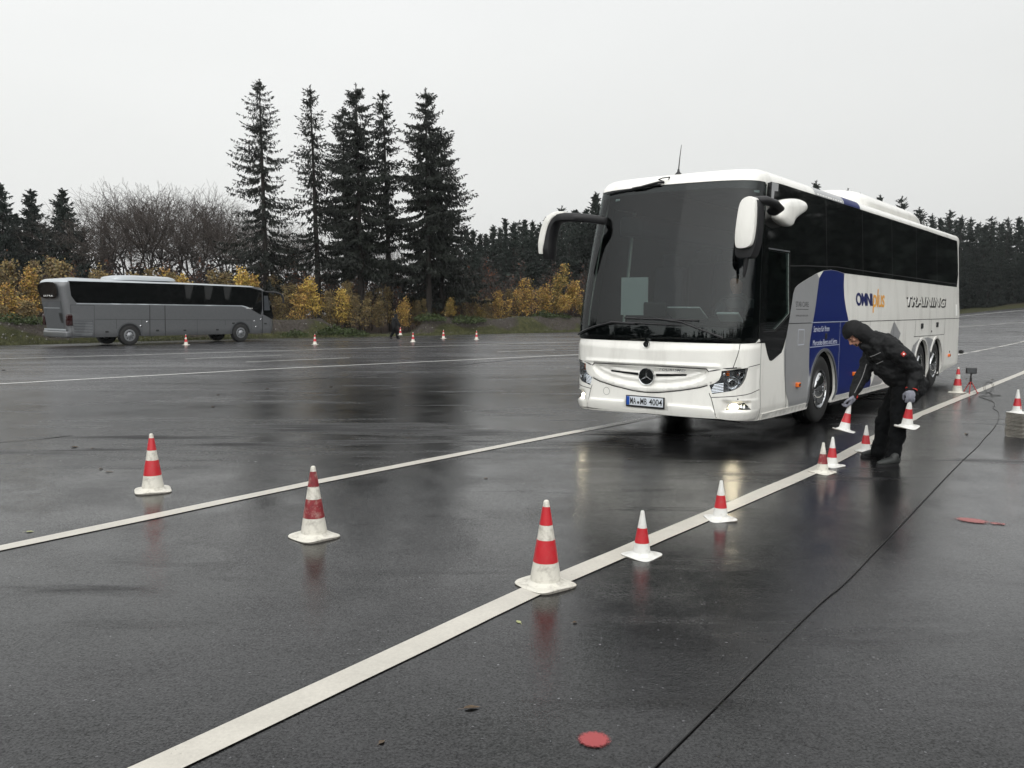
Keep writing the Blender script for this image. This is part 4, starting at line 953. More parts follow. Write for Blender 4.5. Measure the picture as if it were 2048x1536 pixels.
# mirrors
def slab(name, outline, x0, th, m, parent, rnd=.03, dirx=1):
    """rounded solid with the given outline in the y-z plane"""
    bm = bmesh.new(); vs = [bm.verts.new((x0, y, z)) for y, z in outline]; f = bm.faces.new(vs); r = bmesh.ops.extrude_face_region(bm, geom=[f]); nv = [v for v in r['geom'] if isinstance(v, bmesh.types.BMVert)]
    bmesh.ops.translate(bm, vec=(th, 0, 0), verts=nv); bmesh.ops.recalc_face_normals(bm, faces=bm.faces)
    bmesh.ops.bevel(bm, geom=list(bm.edges), offset=rnd, segments=4, profile=.5, affect='EDGES', clamp_overlap=True)
    me = bpy.data.meshes.new(name); bm.to_mesh(me); bm.free(); o = link_mesh(name, me, m, parent); sharp(me, .6); return o
def smooth_poly(p, k=3):
    p = [Vector((*q, 0)) for q in p]
    for _ in range(k):
        q = []
        for i in range(len(p)): a, b = p[i], p[(i+1) % len(p)]; q += [a*.75+b*.25, a*.25+b*.75]
        p = q
    return [(v.x, v.y) for v in p]
mr_ = empty('mirror', (0, 0, 0)); mr_.parent = coach; mr_['label'] = 'driver side mirror'
slab('mirror_housing', smooth_poly([(-.13, 3.06), (-.03, 3.085), (.07, 3.05), (.12, 2.95), (.155, 2.6), (.16, 2.42), (.13, 2.36), (.0, 2.355), (-.07, 2.38), (-.125, 2.6)], 2), -2.88, .20, M['plastic'], mr_, .04)
slab('mirror_cover', smooth_poly([(-.115, 3.075), (-.03, 3.10), (.06, 3.065), (.10, 2.97), (.135, 2.65), (.13, 2.50), (.08, 2.468), (-.05, 2.485), (-.09, 2.55), (-.115, 2.75)], 2), -2.95, .16, M['white'], mr_, .035)
m = MB(); m.tube([(-2.80, -.02, 3.06), (-2.65, -.12, 3.07), (-2.50, -.17, 3.045), (-2.36, -.17, 3.0), (-2.15, -.03, 2.98)], [(.06, .05), (.065, .055), (.075, .05), (.085, .05), (.08, .05)], 14); m.obj('mirror_arm', M['plastic'], mr_)
m = MB(); m.tube([(-2.80, .03, 2.40), (-2.80, .045, 2.25), (-2.80, .06, 2.13)], [(.045, .03), (.04, .025), (.02, .015)], 10); m.obj('lower_arm', M['plastic'], mr_)
bm = bmesh.new()      # streamlined white fairing behind the arm
out_ = [(.10, 3.11), (.20, 3.17), (.42, 3.205), (.80, 3.235), (1.15, 3.235), (1.37, 3.215), (1.42, 3.16), (1.34, 3.10), (1.0, 3.02), (.78, 2.96), (.66, 2.90), (.60, 2.84), (.45, 2.835), (.25, 2.86), (.08, 2.90), (.06, 3.0)]
out_ = smooth_poly(out_, 2); cx_, cz_ = .6, 3.05; rings = []
for f, o_ in ((.93, .002), (1.0, .05), (1.01, .09), (.98, .13), (.88, .155), (.6, .17), (.2, .175)):
    rings.append([bm.verts.new(S(cx_+(a-cx_)*f, cz_+(w-cz_)*f, o_).reshape(3)) for a, w in out_])
for p, q in zip(rings[:-1], rings[1:]):
    for k in range(len(p)): bm.faces.new((p[k], p[(k+1) % len(p)], q[(k+1) % len(p)], q[k]))
bm.faces.new(rings[-1]); bmesh.ops.recalc_face_normals(bm, faces=bm.faces); me = bpy.data.meshes.new('mirror_fairing'); bm.to_mesh(me); bm.free(); link_mesh('mirror_fairing', me, M['white'], mr_)
ml_ = empty('mirror', (0, 0, 0)); ml_.parent = coach; ml_['label'] = 'door side mirror on a long curved arm'
def ribbon(path, wd, th, name, m, parent, n=12, k=7):
    P = [Vector(p) for p in path]; Q = []
    for i in range(len(P)-1):
        a, b, c, d = P[max(i-1, 0)], P[i], P[i+1], P[min(i+2, len(P)-1)]
        for j in range(k):
            f = j/k; Q.append(.5*((2*b)+(c-a)*f+(2*a-5*b+4*c-d)*f*f+(3*b-a-3*c+d)*f**3))
    Q.append(P[-1]); mb = MB(); xs_ = np.linspace(0, 1, len(Q)); W_ = np.interp(xs_, np.linspace(0, 1, len(wd)), wd); T_ = np.interp(xs_, np.linspace(0, 1, len(th)), th)
    vs = []; fs = []
    for i, q in enumerate(Q):
        d = (Q[min(i+1, len(Q)-1)]-Q[max(i-1, 0)]).normalized(); ax = Vector((1, 0, 0)); s_ = d.cross(ax).normalized()
        for j in range(n):
            t_ = 2*PI*j/n; e = .6; cx1 = math.copysign(abs(math.cos(t_))**e, math.cos(t_)); sx = math.copysign(abs(math.sin(t_))**e, math.sin(t_)); vs.append(q+s_*cx1*W_[i]+ax*sx*T_[i])
    for i in range(len(Q)-1):
        for j in range(n): fs.append((i*n+j, i*n+(j+1) % n, (i+1)*n+(j+1) % n, (i+1)*n+j))
    fs += [tuple(range(n))[::-1], tuple((len(Q)-1)*n+j for j in range(n))]; mb.add(vs, fs); return mb.obj(name, m, parent)
ribbon([(-2.55, 2.20, 2.95), (-2.80, 2.42, 2.985), (-2.90, 2.66, 3.0), (-2.90, 2.80, 2.98), (-2.90, 2.88, 2.90), (-2.90, 2.93, 2.72), (-2.90, 2.945, 2.55), (-2.88, 2.955, 2.42)], [.055, .06, .064, .066, .07, .074, .072, .06], [.06, .07, .10, .11, .12, .12, .12, .09], 'mirror_arm', M['plastic'], ml_)
ribbon([(-2.92, 2.66, 3.058), (-2.93, 2.80, 3.040), (-2.93, 2.90, 2.965), (-2.93, 2.965, 2.82), (-2.93, 3.005, 2.65), (-2.93, 3.02, 2.50)], [.02, .042, .062, .068, .064, .04], [.05, .09, .11, .11, .11, .09], 'mirror_cover', M['white'], ml_)
# wheels
def wheel(parent, x, y, sgn, dual=False):
    w = empty('wheel', (x, y, .52)); w.parent = parent; Ry = Matrix.Rotation(PI/2*sgn, 4, 'X')     # local +z -> outward
    m = MB(); tp = [(.29, .0), (.31, .004), (.34, .012), (.42, .018), (.475, .010), (.505, -.012), (.515, -.04)]
    for k in range(4): z0 = -.045-.055*k; tp += [(.52, z0), (.52, z0-.036), (.508, z0-.040), (.508, z0-.051)]
    tp += [(.515, -.27), (.49, -.295), (.40, -.30), (.28, -.29)]
    m.lathe(tp[::-1], 72, Ry); m.obj('tyre', M['rubber'], w)
    m = MB(); m.lathe([(.300, .0), (.296, .018), (.280, .020), (.272, -.012)][::-1], 56, Ry); m.obj('rim', M['chrome'], w)
    m = MB(); m.lathe([(.0001, .062), (.03, .062), (.08, .058), (.15, .048), (.21, .032), (.25, .012), (.268, -.012)][::-1], 56, Ry)
    m.obj('hub_cap', M['chrome'], w)
    m = MB()
    for k in range(10):
        t_ = 2*PI*k/10; q = Ry @ Vector((.215*math.cos(t_), .215*math.sin(t_), .027)); m.ball(q, (.016, .008, .016), seg=10)
    m.obj('cooling_hole', M['plastic'], w)
    m = MB(); m.ball(Ry @ Vector((0, .025, .06)), (.02, .008, .03), seg=10); m.ball(Ry @ Vector((0, -.03, .06)), (.02, .008, .03), seg=10); m.obj('hub_badge', M['reflector'], w)
    return w
wheel(coach, FW+XS, .05, 1)
wh = wheel(coach, R1+XS, .05, 1)
c_ = copy_tree(wh, coach); c_.location = (R2+XS, .05, .52)
wf = wheel(coach, FW+XS, BW-.05, -1)
for x_ in (R1, R2): c_ = copy_tree(wf, coach); c_.location = (x_+XS, BW-.05, .52)
# mudflaps, wheel wells, underbody
m = MB()
for c_ in (R1, R2):
    m.box((c_+.60+XS, .18, .40), (.02, .30, .34), bev=.004)
m.obj('mudflap', M['plastic'], coach)
m = MB(); m.box((-1.62, BW/2, .66), (2.0, 2.36, .74)); m.box((3.35, BW/2, .60), (4.95, 2.42, .78)); m.box((3.9, BW/2, 1.22), (12.6, 2.42, .08)); m.box((9.55, BW/2, .70), (1.6, 2.3, .8)); m.box((.18, BW/2, .56), (1.5, 1.35, .66)); m.box((7.2, BW/2, .56), (2.6, 1.35, .66)); m.tube([(FW+XS, .3, .52), (FW+XS, BW-.3, .52)], .08, 12); m.tube([(R1+XS, .3, .52), (R1+XS, BW-.3, .52)], .12, 12); m.tube([(R2+XS, .3, .52), (R2+XS, BW-.3, .52)], .10, 12)
m.obj('underbody', M['inner'], coach, False)
for sy in (0, 1):
    for c_ in (FW, R1, R2):
        m = MB(); y0, y1 = (.04, .62) if not sy else (BW-.62, BW-.04); r = .60; x = c_+XS; n = 17
        vs = [(x+r*math.cos(PI*k/16), y, .49+r*math.sin(PI*k/16)) for y in (y0, y1) for k in range(n)]
        m.add(vs, [(k, k+1, n+k+1, n+k) for k in range(n-1)]); m.obj('wheel_well', M['inner'], coach)
# cab interior
m = MB(); m.box((-2.35, BW/2, 1.38), (.62, 2.2, .22), bev=.06); m.box((-2.1, .62, 1.52), (.42, .75, .22), bev=.08); m.obj('dashboard', M['dash'], coach)
m = MB(); Mx = Matrix.Translation((-1.90, .62, 1.72)) @ Matrix.Rotation(-.9, 4, 'Y')
pts = [Mx @ Vector((.24*math.cos(t_), .24*math.sin(t_), 0)) for t_ in np.linspace(0, 2*PI, 32)]; m.tube(pts, .016, 8); m.tube([pts[4], Mx @ Vector((0, 0, -.02)), pts[12]], .015, 6); m.tube([Mx @ Vector((0, 0, 0)), Mx @ Vector((0, 0, -.35))], .03, 8); m.obj('steering_wheel', M['plastic'], coach)
def seat(x, y, w=.48, z=1.26, h=.95):
    m = MB(); m.box((x, y, z+.42), (.46, w, .14), bev=.04); m.box((x+.24, y, z+.42+h*.45), (.14, w, h*.85), Matrix.Rotation(.12, 4, 'Y'), bev=.05); m.box((x+.31, y, z+.42+h*.98), (.10, w*.6, .20), bev=.04); m.box((x, y, z+.2), (.2, .2, .36)); return m.obj('seat', M['seat'], coach)
seat(-1.35, .62); seat(-1.55, 1.85, z=1.1)
s0 = seat(.3, .38, .42); 
for i in range(6):
    for y in ((.38, .85, 1.75, 2.22) if i else (.85, 1.75, 2.22)):
        c_ = s0.copy(); COL.objects.link(c_); c_.parent = coach; c_.location = (i*.85, y-.38, 0)
m = MB(); m.box((-2.55, 1.74, 1.90), (.012, .42, .52)); m.obj('paper_sheet', M['paper'], coach, False)
m = MB(); m.box((-2.58, 1.40, 1.72), (.05, .34, .20), bev=.02); m.obj('cab_display', M['plastic'], coach)
m = MB(); m.box((-2.42, 1.02, 1.68), (.30, .52, .02), Matrix.Rotation(.5, 4, 'Y')); m.obj('paper_sheet', M['paper'], coach, False); m = MB(); m.box((-2.35, .42, 1.62), (.22, .30, .03), Matrix.Rotation(.6, 4, 'Y')); m.obj('paper_sheet', M['paper'], coach, False)
m = MB(); m.box((4.0, BW/2, 1.31), (12.4, 2.4, .06)); m.box((-2.25, BW/2, 1.1), (.7, 2.0, .3)); m.obj('floor', M['inner'], coach, False)
m = MB(); m.box((2.0, .33, 2.95), (7.5, .4, .3), bev=.08); m.box((2.0, BW-.33, 2.95), (7.5, .4, .3), bev=.08); m.obj('luggage_rack', M['dash'], coach)
# ------------------------------------------------------------------ the grey parked coach
gzb = float(gz(-18.5, 44.5))
d2 = np.array([.61203, .79083]); A2 = np.array([-21.04, 40.7])
bus2 = empty('parked_coach', (A2[0], A2[1], gzb), math.atan2(d2[1], d2[0]), 'grey metallic touring coach parked with its back towards the viewer at the far verge', 'coach')
# local frame: x forward along the side (0 = rear corner), y away from the viewer, z up
SZ = -gzb-.33+.33
def zz(v): return v-gzb-.0        # world height -> local
W2, L2 = 2.5, 11.62
def sect(x):
    """half-outline from sill to roof (y, z) of the near side"""
    top = np.interp(x, [-.25, 0, 3, 9.5, 10.6, 11.2, 11.75], [2.80, 2.90, 2.92, 2.86, 2.72, 2.52, 2.2])
    return top
def roofz(x): return float(np.interp(x, [-.3, 0, 1, 8.5, 10, 10.8, 11.3, 11.6], [2.93, 2.98, 3.0, 2.94, 2.86, 2.72, 2.52, 2.30]))-gzb
def endx(z, front): 
    z = z+gzb
    return float(np.interp(z, [0, .7, 1.3, 2.3, 2.6, 3.0], [11.75, 11.80, 11.72, 11.42, 11.25, 10.9])) if front else float(np.interp(z, [0, .6, 1.4, 2.6, 3.0], [-.10, -.10, -.22, -.42, -.30]))
zs = [float(q) for q in np.r_[np.linspace(.10, 2.75, 16)]-gzb]
def ringpts(z, n=64, inset=0., r=.32):
    x0, x1 = endx(z, False)+inset, endx(z, True)-inset; y0, y1 = inset, W2-inset; P = []
    cx2, cy2, hx, hy = (x0+x1)/2, (y0+y1)/2, (x1-x0)/2, (y1-y0)/2
    for (sx, sy, a0) in ((-1, -1, PI), (1, -1, -PI/2), (1, 1, 0), (-1, 1, PI/2)):
        rr = r if sx < 0 else r*1.5
        for k in range(7):
            t_ = a0+PI/2*k/6; P.append((cx2+sx*(hx-rr)+rr*math.cos(t_), cy2+sy*(hy-rr)+rr*math.sin(t_), z))
    return P
m = MB(); rings = [ringpts(q, inset=(.06 if i == 0 else .03*max(0, (q+gzb-1.4)/1.4)**1.2)) for i, q in enumerate(zs)]
top0 = 2.75
for k in range(1, 6):
    t_ = k/5*PI/2; z_ = top0+.18*math.sin(t_)
    rings.append([(x, y, min(z_-gzb, roofz(x)-.18+.18*math.sin(t_) if x > 9 else 9)) for x, y, _ in ringpts(z_-gzb, inset=.03+.26*(1-math.cos(t_)))])
# the roof falls towards the front
vs = []
for g in rings:
    for (x, y, z_) in g:
        lim = roofz(x)-.02
        vs.append((x, y, min(z_, lim)))
n = len(rings[0]); vs2 = list(vs)
c_ = [(float(np.clip(x, .6, 10.2)), W2/2, min(roofz(x)+.02, roofz(x)+.02)) for x, y, z_ in rings[-1]]; vs2 += c_
fs = []
for i in range(len(rings)):
    for k in range(n): fs.append((i*n+k, i*n+(k+1) % n, (i+1)*n+(k+1) % n, (i+1)*n+k))
m.mi = 0; m.add(vs2, fs)
for k in range(len(m.f)): m.m[k] = 1 if k >= (len(zs)-1)*n else 0
b2 = m.obj('body', [M['grey'], M['greyroof']], bus2)
def ysd(z): return .03*max(0, (z-1.4)/1.4)**1.2       # side leans in above the belt
def sp(poly, name, mt, off=.006, th=.01, parent=bus2, step=.4):
    V, T = cdt(poly, [], step, None); n = len(V); Y = np.array([ysd(q) for q in V[:, 1]])
    a_ = np.c_[V[:, 0], Y-off, V[:, 1]-gzb]; b_ = np.c_[V[:, 0], Y-off+th, V[:, 1]-gzb]; return link_mesh(name, mesh_np(name, np.r_[a_, b_], np.r_[T, T[:, ::-1]+n]), mt, parent, False)
sp([(.03, 2.80), (.09, 2.11), (.28, 1.82), (.42, 1.74), (3.98, 1.71), (9.5, 1.66), (10.1, 1.47), (10.75, 1.16), (10.85, 1.5), (10.86, 2.55), (10.2, 2.68), (9.4, 2.74), (5.9, 2.79)], 'side_window', M['side_glass'])
sp([(.36, 1.76), (3.98, 1.735), (9.5, 1.69), (9.9, 1.60), (10.1, 1.47), (9.5, 1.64), (3.98, 1.69), (.30, 1.71)], 'belt_strip', M['greyroof'], .010, .008)
sp([(10.90, 1.18), (11.50, .92), (11.62, 1.0), (11.50, 1.6), (11.28, 2.45), (10.90, 2.52)], 'door_window', M['side_glass'])
sp([(10.98, 1.42), (11.38, 1.42), (11.25, 2.25), (10.98, 2.25)], 'door_pane', mat('door_pane_grey', (.05, .055, .06), .1), .012)
def ln(name, pts, w, mt, off=.009):
    P = [];
    for (x0, z0), (x1, z1) in pts:
        d = np.array([x1-x0, z1-z0]); d = d/np.linalg.norm(d); nn_ = np.array([-d[1], d[0]])*w/2
        P.append([(x0+nn_[0], z0+nn_[1]), (x1+nn_[0], z1+nn_[1]), (x1-nn_[0], z1-nn_[1]), (x0-nn_[0], z0-nn_[1])])
    mb = MB()
    for q in P: mb.add([(x, ysd(z_)-off, z_-gzb) for x, z_ in q], [(0, 1, 2, 3)])
    return mb.obj(name, mt, bus2, False)
ln('panel_gap', [((4.02, 1.70), (3.98, .10)), ((4.85, 1.70), (4.83, .10)), ((10.85, 1.10), (10.82, .0)), ((11.55, .9), (11.58, .02))], .035, M['gap'])
ln('panel_gap', [((.04, 1.66), (.06, .1)), ((.04, 1.67), (1.17, 1.655)), ((1.17, 1.66), (1.12, .08)), ((2.25, .96), (2.24, .5)), ((3.56, .95), (3.56, .1)), ((6.68, .93), (6.67, .1)), ((8.4, .88), (8.4, .6)), ((10.08, .85), (10.06, .1)), ((1.18, .98), (10.1, .87))], .018, mat('thin_seam', (.03, .033, .036), .6))
sp([(.10, .95), (1.07, .95), (1.05, .17), (.22, .20)], 'engine_grille', M['greydark'], .008)
ln('grille_slat', [((.12+k*.008, .90-.075*k), (1.05, .90-.075*k)) for k in range(10)], .022, M['steel'], .016)
for x_, z_ in ((1.75, .36), (4.4, .38), (5.95, .36), (7.9, .36), (8.93, .70), (11.05, .66)):
    m = MB(); m.box((x_, -.008, z_-gzb), (.16, .02, .08), bev=.006); m.obj('latch', M['plastic'], bus2)
for x_, z_ in ((3.85, .82), (3.5, .62), (10.75, .90), (10.3, .80), (10.4, .48)):
    m = MB(); m.ball((x_, -.008, z_-gzb), (.05, .015, .05)); m.obj('flap_knob', M['chrome'], bus2)
def wheel2(x, y, s):
    w = empty('wheel', (x, y, .505)); w.parent = bus2; Ry = Matrix.Rotation(PI/2*s, 4, 'X'); m = MB(); m.lathe([(.28, .0), (.42, .02), (.49, .0), (.505, -.03), (.505, -.26), (.28, -.28)][::-1], 40, Ry); m.obj('tyre', M['rubber'], w)
    m = MB(); m.lathe([(.0001, .05), (.08, .045), (.12, .02), (.2, .0), (.26, .02), (.30, .01)][::-1], 32, Ry); m.obj('hub_cap', M['steel'], w)
    m = MB()
    for k in range(8): t_ = 2*PI*k/8; m.ball(Ry @ Vector((.185*math.cos(t_), .185*math.sin(t_), .01)), (.03, .012, .03), seg=8)
    m.obj('cooling_hole', M['plastic'], w); return w
for x_ in (2.90, 9.38):
    wheel2(x_, -.01, 1); wheel2(x_, W2-.02, -1)
    sp(arc((x_, .505+gzb), .60, 0, 180, 24), 'wheel_arch', M['inner'], .012, .004)
    ring = arc((x_, .505+gzb), .66, 0, 180, 24)+arc((x_, .505+gzb), .60, 180, 0, 24); sp(ring, 'arch_trim', M['greydark'], .02, .02, step=.2)
# roof unit, rear face
bm = bmesh.new(); rings = []
for x_, h_, w_ in ((2.45, .02, .7), (2.55, .14, .78), (2.9, .20, .84), (3.5, .22, .86), (4.6, .21, .86), (5.45, .19, .84), (5.72, .13, .8), (5.80, .02, .74)):
    rings.append([bm.verts.new((x_, W2/2-w_*math.copysign(abs(math.cos(PI*k/12))**.5, math.cos(PI*k/12)), 2.93-gzb+(h_+.05)*max(0, math.sin(PI*k/12))**.5)) for k in range(13)])
for a_, b_ in zip(rings[:-1], rings[1:]):
    for k in range(12): bm.faces.new((a_[k], b_[k], b_[k+1], a_[k+1]))
bm.faces.new(rings[0]); bm.faces.new(rings[-1]); bmesh.ops.recalc_face_normals(bm, faces=bm.faces); me = bpy.data.meshes.new('roof_unit'); bm.to_mesh(me); bm.free(); link_mesh('roof_unit', me, M['greyroof'], bus2)
def rearpanel(name, poly, mt, off=.01, parent=bus2):
    """poly in (y, world z) on the back"""
    V, T = cdt(poly, [], .3, None); X_ = np.array([endx(q-gzb, False) for q in V[:, 1]]); n = len(V)
    a_ = np.c_[X_-off, V[:, 0], V[:, 1]-gzb]; b_ = np.c_[X_-off+.012, V[:, 0], V[:, 1]-gzb]; return link_mesh(name, mesh_np(name, np.r_[a_, b_], np.r_[T[:, ::-1], T+n]), mt, parent, False)
rearpanel('rear_window', smooth_poly([(.28, 2.70), (.30, 2.02), (1.25, 1.96), (2.2, 2.02), (2.22, 2.70), (1.25, 2.78)], 2), M['side_glass'], .07)
rearpanel('engine_cover', [(.35, .40), (2.15, .40), (2.22, 1.85), (.28, 1.85)], M['greydark'])
rearpanel('cover_ridge', [(.45, 1.50), (2.05, 1.50), (2.05, 1.535), (.45, 1.535)], M['greyroof'], .03)
rearpanel('cover_vent', [(.36, .80), (.62, .80), (.66, 1.28), (.36, 1.28)], M['plastic'], .02)
rearpanel('bumper_strip', [(.12, .44), (2.38, .44), (2.38, .52), (.12, .52)], M['greyroof'], .06)
rearpanel('number_plate', [(.95, .55), (1.45, .55), (1.45, .66), (.95, .66)], M['plate'], .03)
tf = lambda a, w: np.stack([np.interp(w, [1.4, 2.6], [-.22, -.42])-.085, 2.5-a, w-gzb], -1)
text_on('rear_lettering', 'SETRA', (.80, 2.06, 1.75, 2.14), M['reflstrip'], bus2, tf, bold=.02, space=1.4)
tf2 = lambda a, w: np.stack([a, np.array([ysd(q) for q in np.atleast_1d(w)])-.02, w-gzb], -1)
text_on('side_lettering', 'SETRA', (9.75, 1.50, 10.2, 1.56), M['reflstrip'], bus2, tf2, bold=.01, space=1.2)
m = MB(); m.box((-.02, .05, .95-gzb), (.30, .14, .55), bev=.06); m.obj('tail_light', M['tail'], bus2); m = MB(); m.box((-.02, W2-.05, .95-gzb), (.30, .14, .55), bev=.06); m.obj('tail_light', M['tail'], bus2)
m = MB(); m.box((-.05, W2/2, .27-gzb), (.30, W2-.1, .30), bev=.08); m.obj('rear_bumper', M['grey'], bus2)
m = MB(); m.box((5.9, W2/2, .62), (10.5, 2.0, .30)); m.obj('underbody', M['inner'], bus2, False)
def ribbon2(path, name):
    mb = MB(); P = [Vector(p) for p in path]; Q = []
    for i in range(len(P)-1):
        a, b, c, d = P[max(i-1, 0)], P[i], P[i+1], P[min(i+2, len(P)-1)]
        for j in range(5): f = j/5; Q.append(.5*((2*b)+(c-a)*f+(2*a-5*b+4*c-d)*f*f+(3*b-a-3*c+d)*f**3))
    Q.append(P[-1]); mb.tube(Q, [(.05, .06)]*len(Q), 10); return mb.obj(name, M['plastic'], bus2)
ribbon2([(11.1, .1, 2.46-gzb), (11.7, -.05, 2.46-gzb), (12.05, -.15, 2.34-gzb), (12.18, -.18, 2.12-gzb), (12.2, -.18, 1.85-gzb)], 'mirror')
ribbon2([(11.1, W2-.1, 2.46-gzb), (11.7, W2+.1, 2.44-gzb), (12.05, W2+.2, 2.3-gzb), (12.15, W2+.22, 1.85-gzb)], 'mirror')
# ------------------------------------------------------------------ people
def caps(mb, pts, seg=14):
    """tapered, rounded limbs: list of chains [(point, radius or (rx, ry)), ...]"""
    for ch in pts:
        P = [Vector(p) for p, r in ch]; R_ = [r for p, r in ch]
        Q, RR_ = [], []
        for i in range(len(P)-1):
            for j in range(4):
                f = j/4; Q.append(P[i].lerp(P[i+1], f)); a, b = R_[i], R_[i+1]
                if isinstance(a, tuple) or isinstance(b, tuple):
                    a = a if isinstance(a, tuple) else (a, a); b = b if isinstance(b, tuple) else (b, b); RR_.append((a[0]+(b[0]-a[0])*f, a[1]+(b[1]-a[1])*f))
                else: RR_.append(a+(b-a)*f)
        Q.append(P[-1]); RR_.append(R_[-1]); mb.tube(Q, RR_, seg)
        for p, r in ((P[0], R_[0]), (P[-1], R_[-1])):
            rr = r if isinstance(r, tuple) else (r, r); q = (rr[0]+rr[1])/2; mb.ball(tuple(p), (q, q, q) if not isinstance(r, tuple) else (rr[0]*.95, rr[0]*.95, rr[1]*.95), seg=14)
def remesh(mb, name, m, parent, vox=.012, smooth_it=6, disp=0, dscale=.12, loc=None):
    me = bpy.data.meshes.new(name); me.from_pydata(mb.v, [], mb.f); me.update(); o = bpy.data.objects.new(name, me); COL.objects.link(o)
    md = o.modifiers.new('r', 'REMESH'); md.mode = 'VOXEL'; md.voxel_size = vox
    if smooth_it: ms = o.modifiers.new('s', 'SMOOTH'); ms.factor = .5; ms.iterations = smooth_it
    if disp:
        tx = bpy.data.textures.new(name, 'CLOUDS'); tx.noise_scale = dscale; tx.noise_depth = 2; dm = o.modifiers.new('d', 'DISPLACE'); dm.texture = tx; dm.strength = disp; dm.mid_level = .5; dm.texture_coords = 'LOCAL'
    dg = bpy.context.evaluated_depsgraph_get(); me2 = bpy.data.meshes.new_from_object(o.evaluated_get(dg)); bpy.data.objects.remove(o); me2.materials.clear()
    return link_mesh(name, me2, m, parent, True)
def glove(mb, palm, down, side, s=1.0, curl=.5):
    """palm centre, direction of the fingers, direction across the knuckles (thumb side)"""
    d = Vector(down).normalized(); a = Vector(side); a = (a-d*a.dot(d)).normalized(); n_ = d.cross(a); c = Vector(palm)
    mb.box((0, 0, 0), (.01, .01, .01)); del mb.v[-8:]; del mb.f[-6:]; del mb.m[-6:]
    Mx = Matrix(((a.x, n_.x, d.x, 0), (a.y, n_.y, d.y, 0), (a.z, n_.z, d.z, 0), (0, 0, 0, 1)))
    mb.ball(tuple(c), (.043*s, .020*s, .050*s), Mx, seg=16)
    for k, (off, ln_) in enumerate(((.030, .070), (.010, .078), (-.011, .073), (-.031, .058))):
        p0 = c+a*off*s+d*.035*s; th = curl
        p1 = p0+(d*math.cos(th)+n_*math.sin(th))*ln_*.48*s; p2 = p1+(d*math.cos(th*2.3)+n_*math.sin(th*2.3))*ln_*.32*s; p3 = p2+(d*math.cos(th*3.3)+n_*math.sin(th*3.3))*ln_*.24*s
        caps(mb, [[(p0, .0115*s), (p1, .0105*s), (p2, .0095*s), (p3, .008*s)]], 8)
    p0 = c+a*.034*s-d*.020*s; p1 = p0+(a*.5+d*.5+n_*.55).normalized()*.034*s; p2 = p1+(d*.9+n_*.5).normalized()*.032*s; p3 = p2+(d*.8+n_*.3-a*.25).normalized()*.020*s
    caps(mb, [[(p0, .0145*s), (p1, .0125*s), (p2, .011*s), (p3, .009*s)]], 8)
Y0 = 9.70
def J(px_, py_, dy=0.): return Vector(at(px_, py_, Y0+dy))
man = empty('person', (0, 0, 0), 0, 'person in black hooded jacket bending forward beside the coach, holding a cone in each hand', 'person')
hip = J(1806, 772, .0)
# skin body: one continuous figure (mostly under the clothes)
mb = MB(); head = J(1712, 669, .02)
caps(mb, [[(hip, .07), (J(1795, 742), .08), (J(1768, 704), .11), (J(1745, 688), .09)], [(J(1745, 688), .06), (J(1727, 678), .055), (head, .07)],
          [(J(1760, 696, .13), .06), (J(1730, 742, .10), .045), (J(1708, 783, .0), .032), (J(1704, 796, -.02), .028)],
          [(J(1790, 694, -.16), .06), (J(1832, 746, -.18), .045), (J(1822, 776, -.26), .032), (J(1821, 787, -.27), .028)],
          [(hip, .06), (J(1804, 795, -.09), .06), (J(1798, 850, -.14), .055), (J(1787, 905, -.16), .045), (J(1783, 921, -.16), .04)],
          [(hip, .06), (J(1794, 795, .10), .06), (J(1766, 845, .17), .055), (J(1760, 895, .20), .045), (J(1757, 906, .20), .04)]])
# head: looking down to the left
fd = (J(1700, 690)-J(1712, 669)).normalized()          # towards the chin/face
fwd = Vector((-.66, .02, -.75)).normalized(); upv = Vector((-.75, 0, .66)); upv = (upv-fwd*upv.dot(fwd)).normalized(); sdv = fwd.cross(upv)
def hp(f, u, s): return head+fwd*f+upv*u+sdv*s
HM = Matrix(((fwd.x, sdv.x, upv.x, 0), (fwd.y, sdv.y, upv.y, 0), (fwd.z, sdv.z, upv.z, 0), (0, 0, 0, 1)))
mb.ball(tuple(hp(0, .02, 0)), (.098, .077, .112), HM, 20); mb.ball(tuple(hp(.045, -.055, 0)), (.052, .048, .062), HM, 16); mb.ball(tuple(hp(.078, -.092, 0)), (.022, .025, .018), HM, 12)
caps(mb, [[(hp(.092, .018, 0), .010), (hp(.112, -.018, 0), .013), (hp(.118, -.028, 0), .015)], [(hp(.088, .034, -.045), .011), (hp(.098, .038, 0), .012), (hp(.088, .034, .045), .011)], [(hp(.092, -.052, -.022), .008), (hp(.101, -.052, 0), .009), (hp(.092, -.052, .022), .008)], [(hp(.090, -.064, -.018), .008), (hp(.098, -.065, 0), .009), (hp(.090, -.064, .018), .008)]], 8)
for s_ in (-1, 1): mb.ball(tuple(hp(-.005, .0, .078*s_)), (.020, .010, .032), HM, 10); mb.ball(tuple(hp(.066, -.012, .043*s_)), (.024, .022, .022), HM, 10)
remesh(mb, 'body', M['skin'], man, .007, 3)
mb = MB()
for s_ in (-1, 1): mb.ball(tuple(hp(.087, .016, .031*s_)), .0085, seg=10)
mb.obj('eyes', M['blackl'], man)
mb = MB(); caps(mb, [[(hp(.088, -.066, .03), .010), (hp(.085, -.098, .0), .012), (hp(.088, -.066, -.03), .010)], [(hp(.04, -.085, .055), .012), (hp(.085, -.098, 0), .012)], [(hp(.04, -.085, -.055), .012), (hp(.085, -.098, 0), .012)]], 8); remesh(mb, 'beard', mat('dark_stubble', (.035, .022, .016), .9), man, .006, 2)
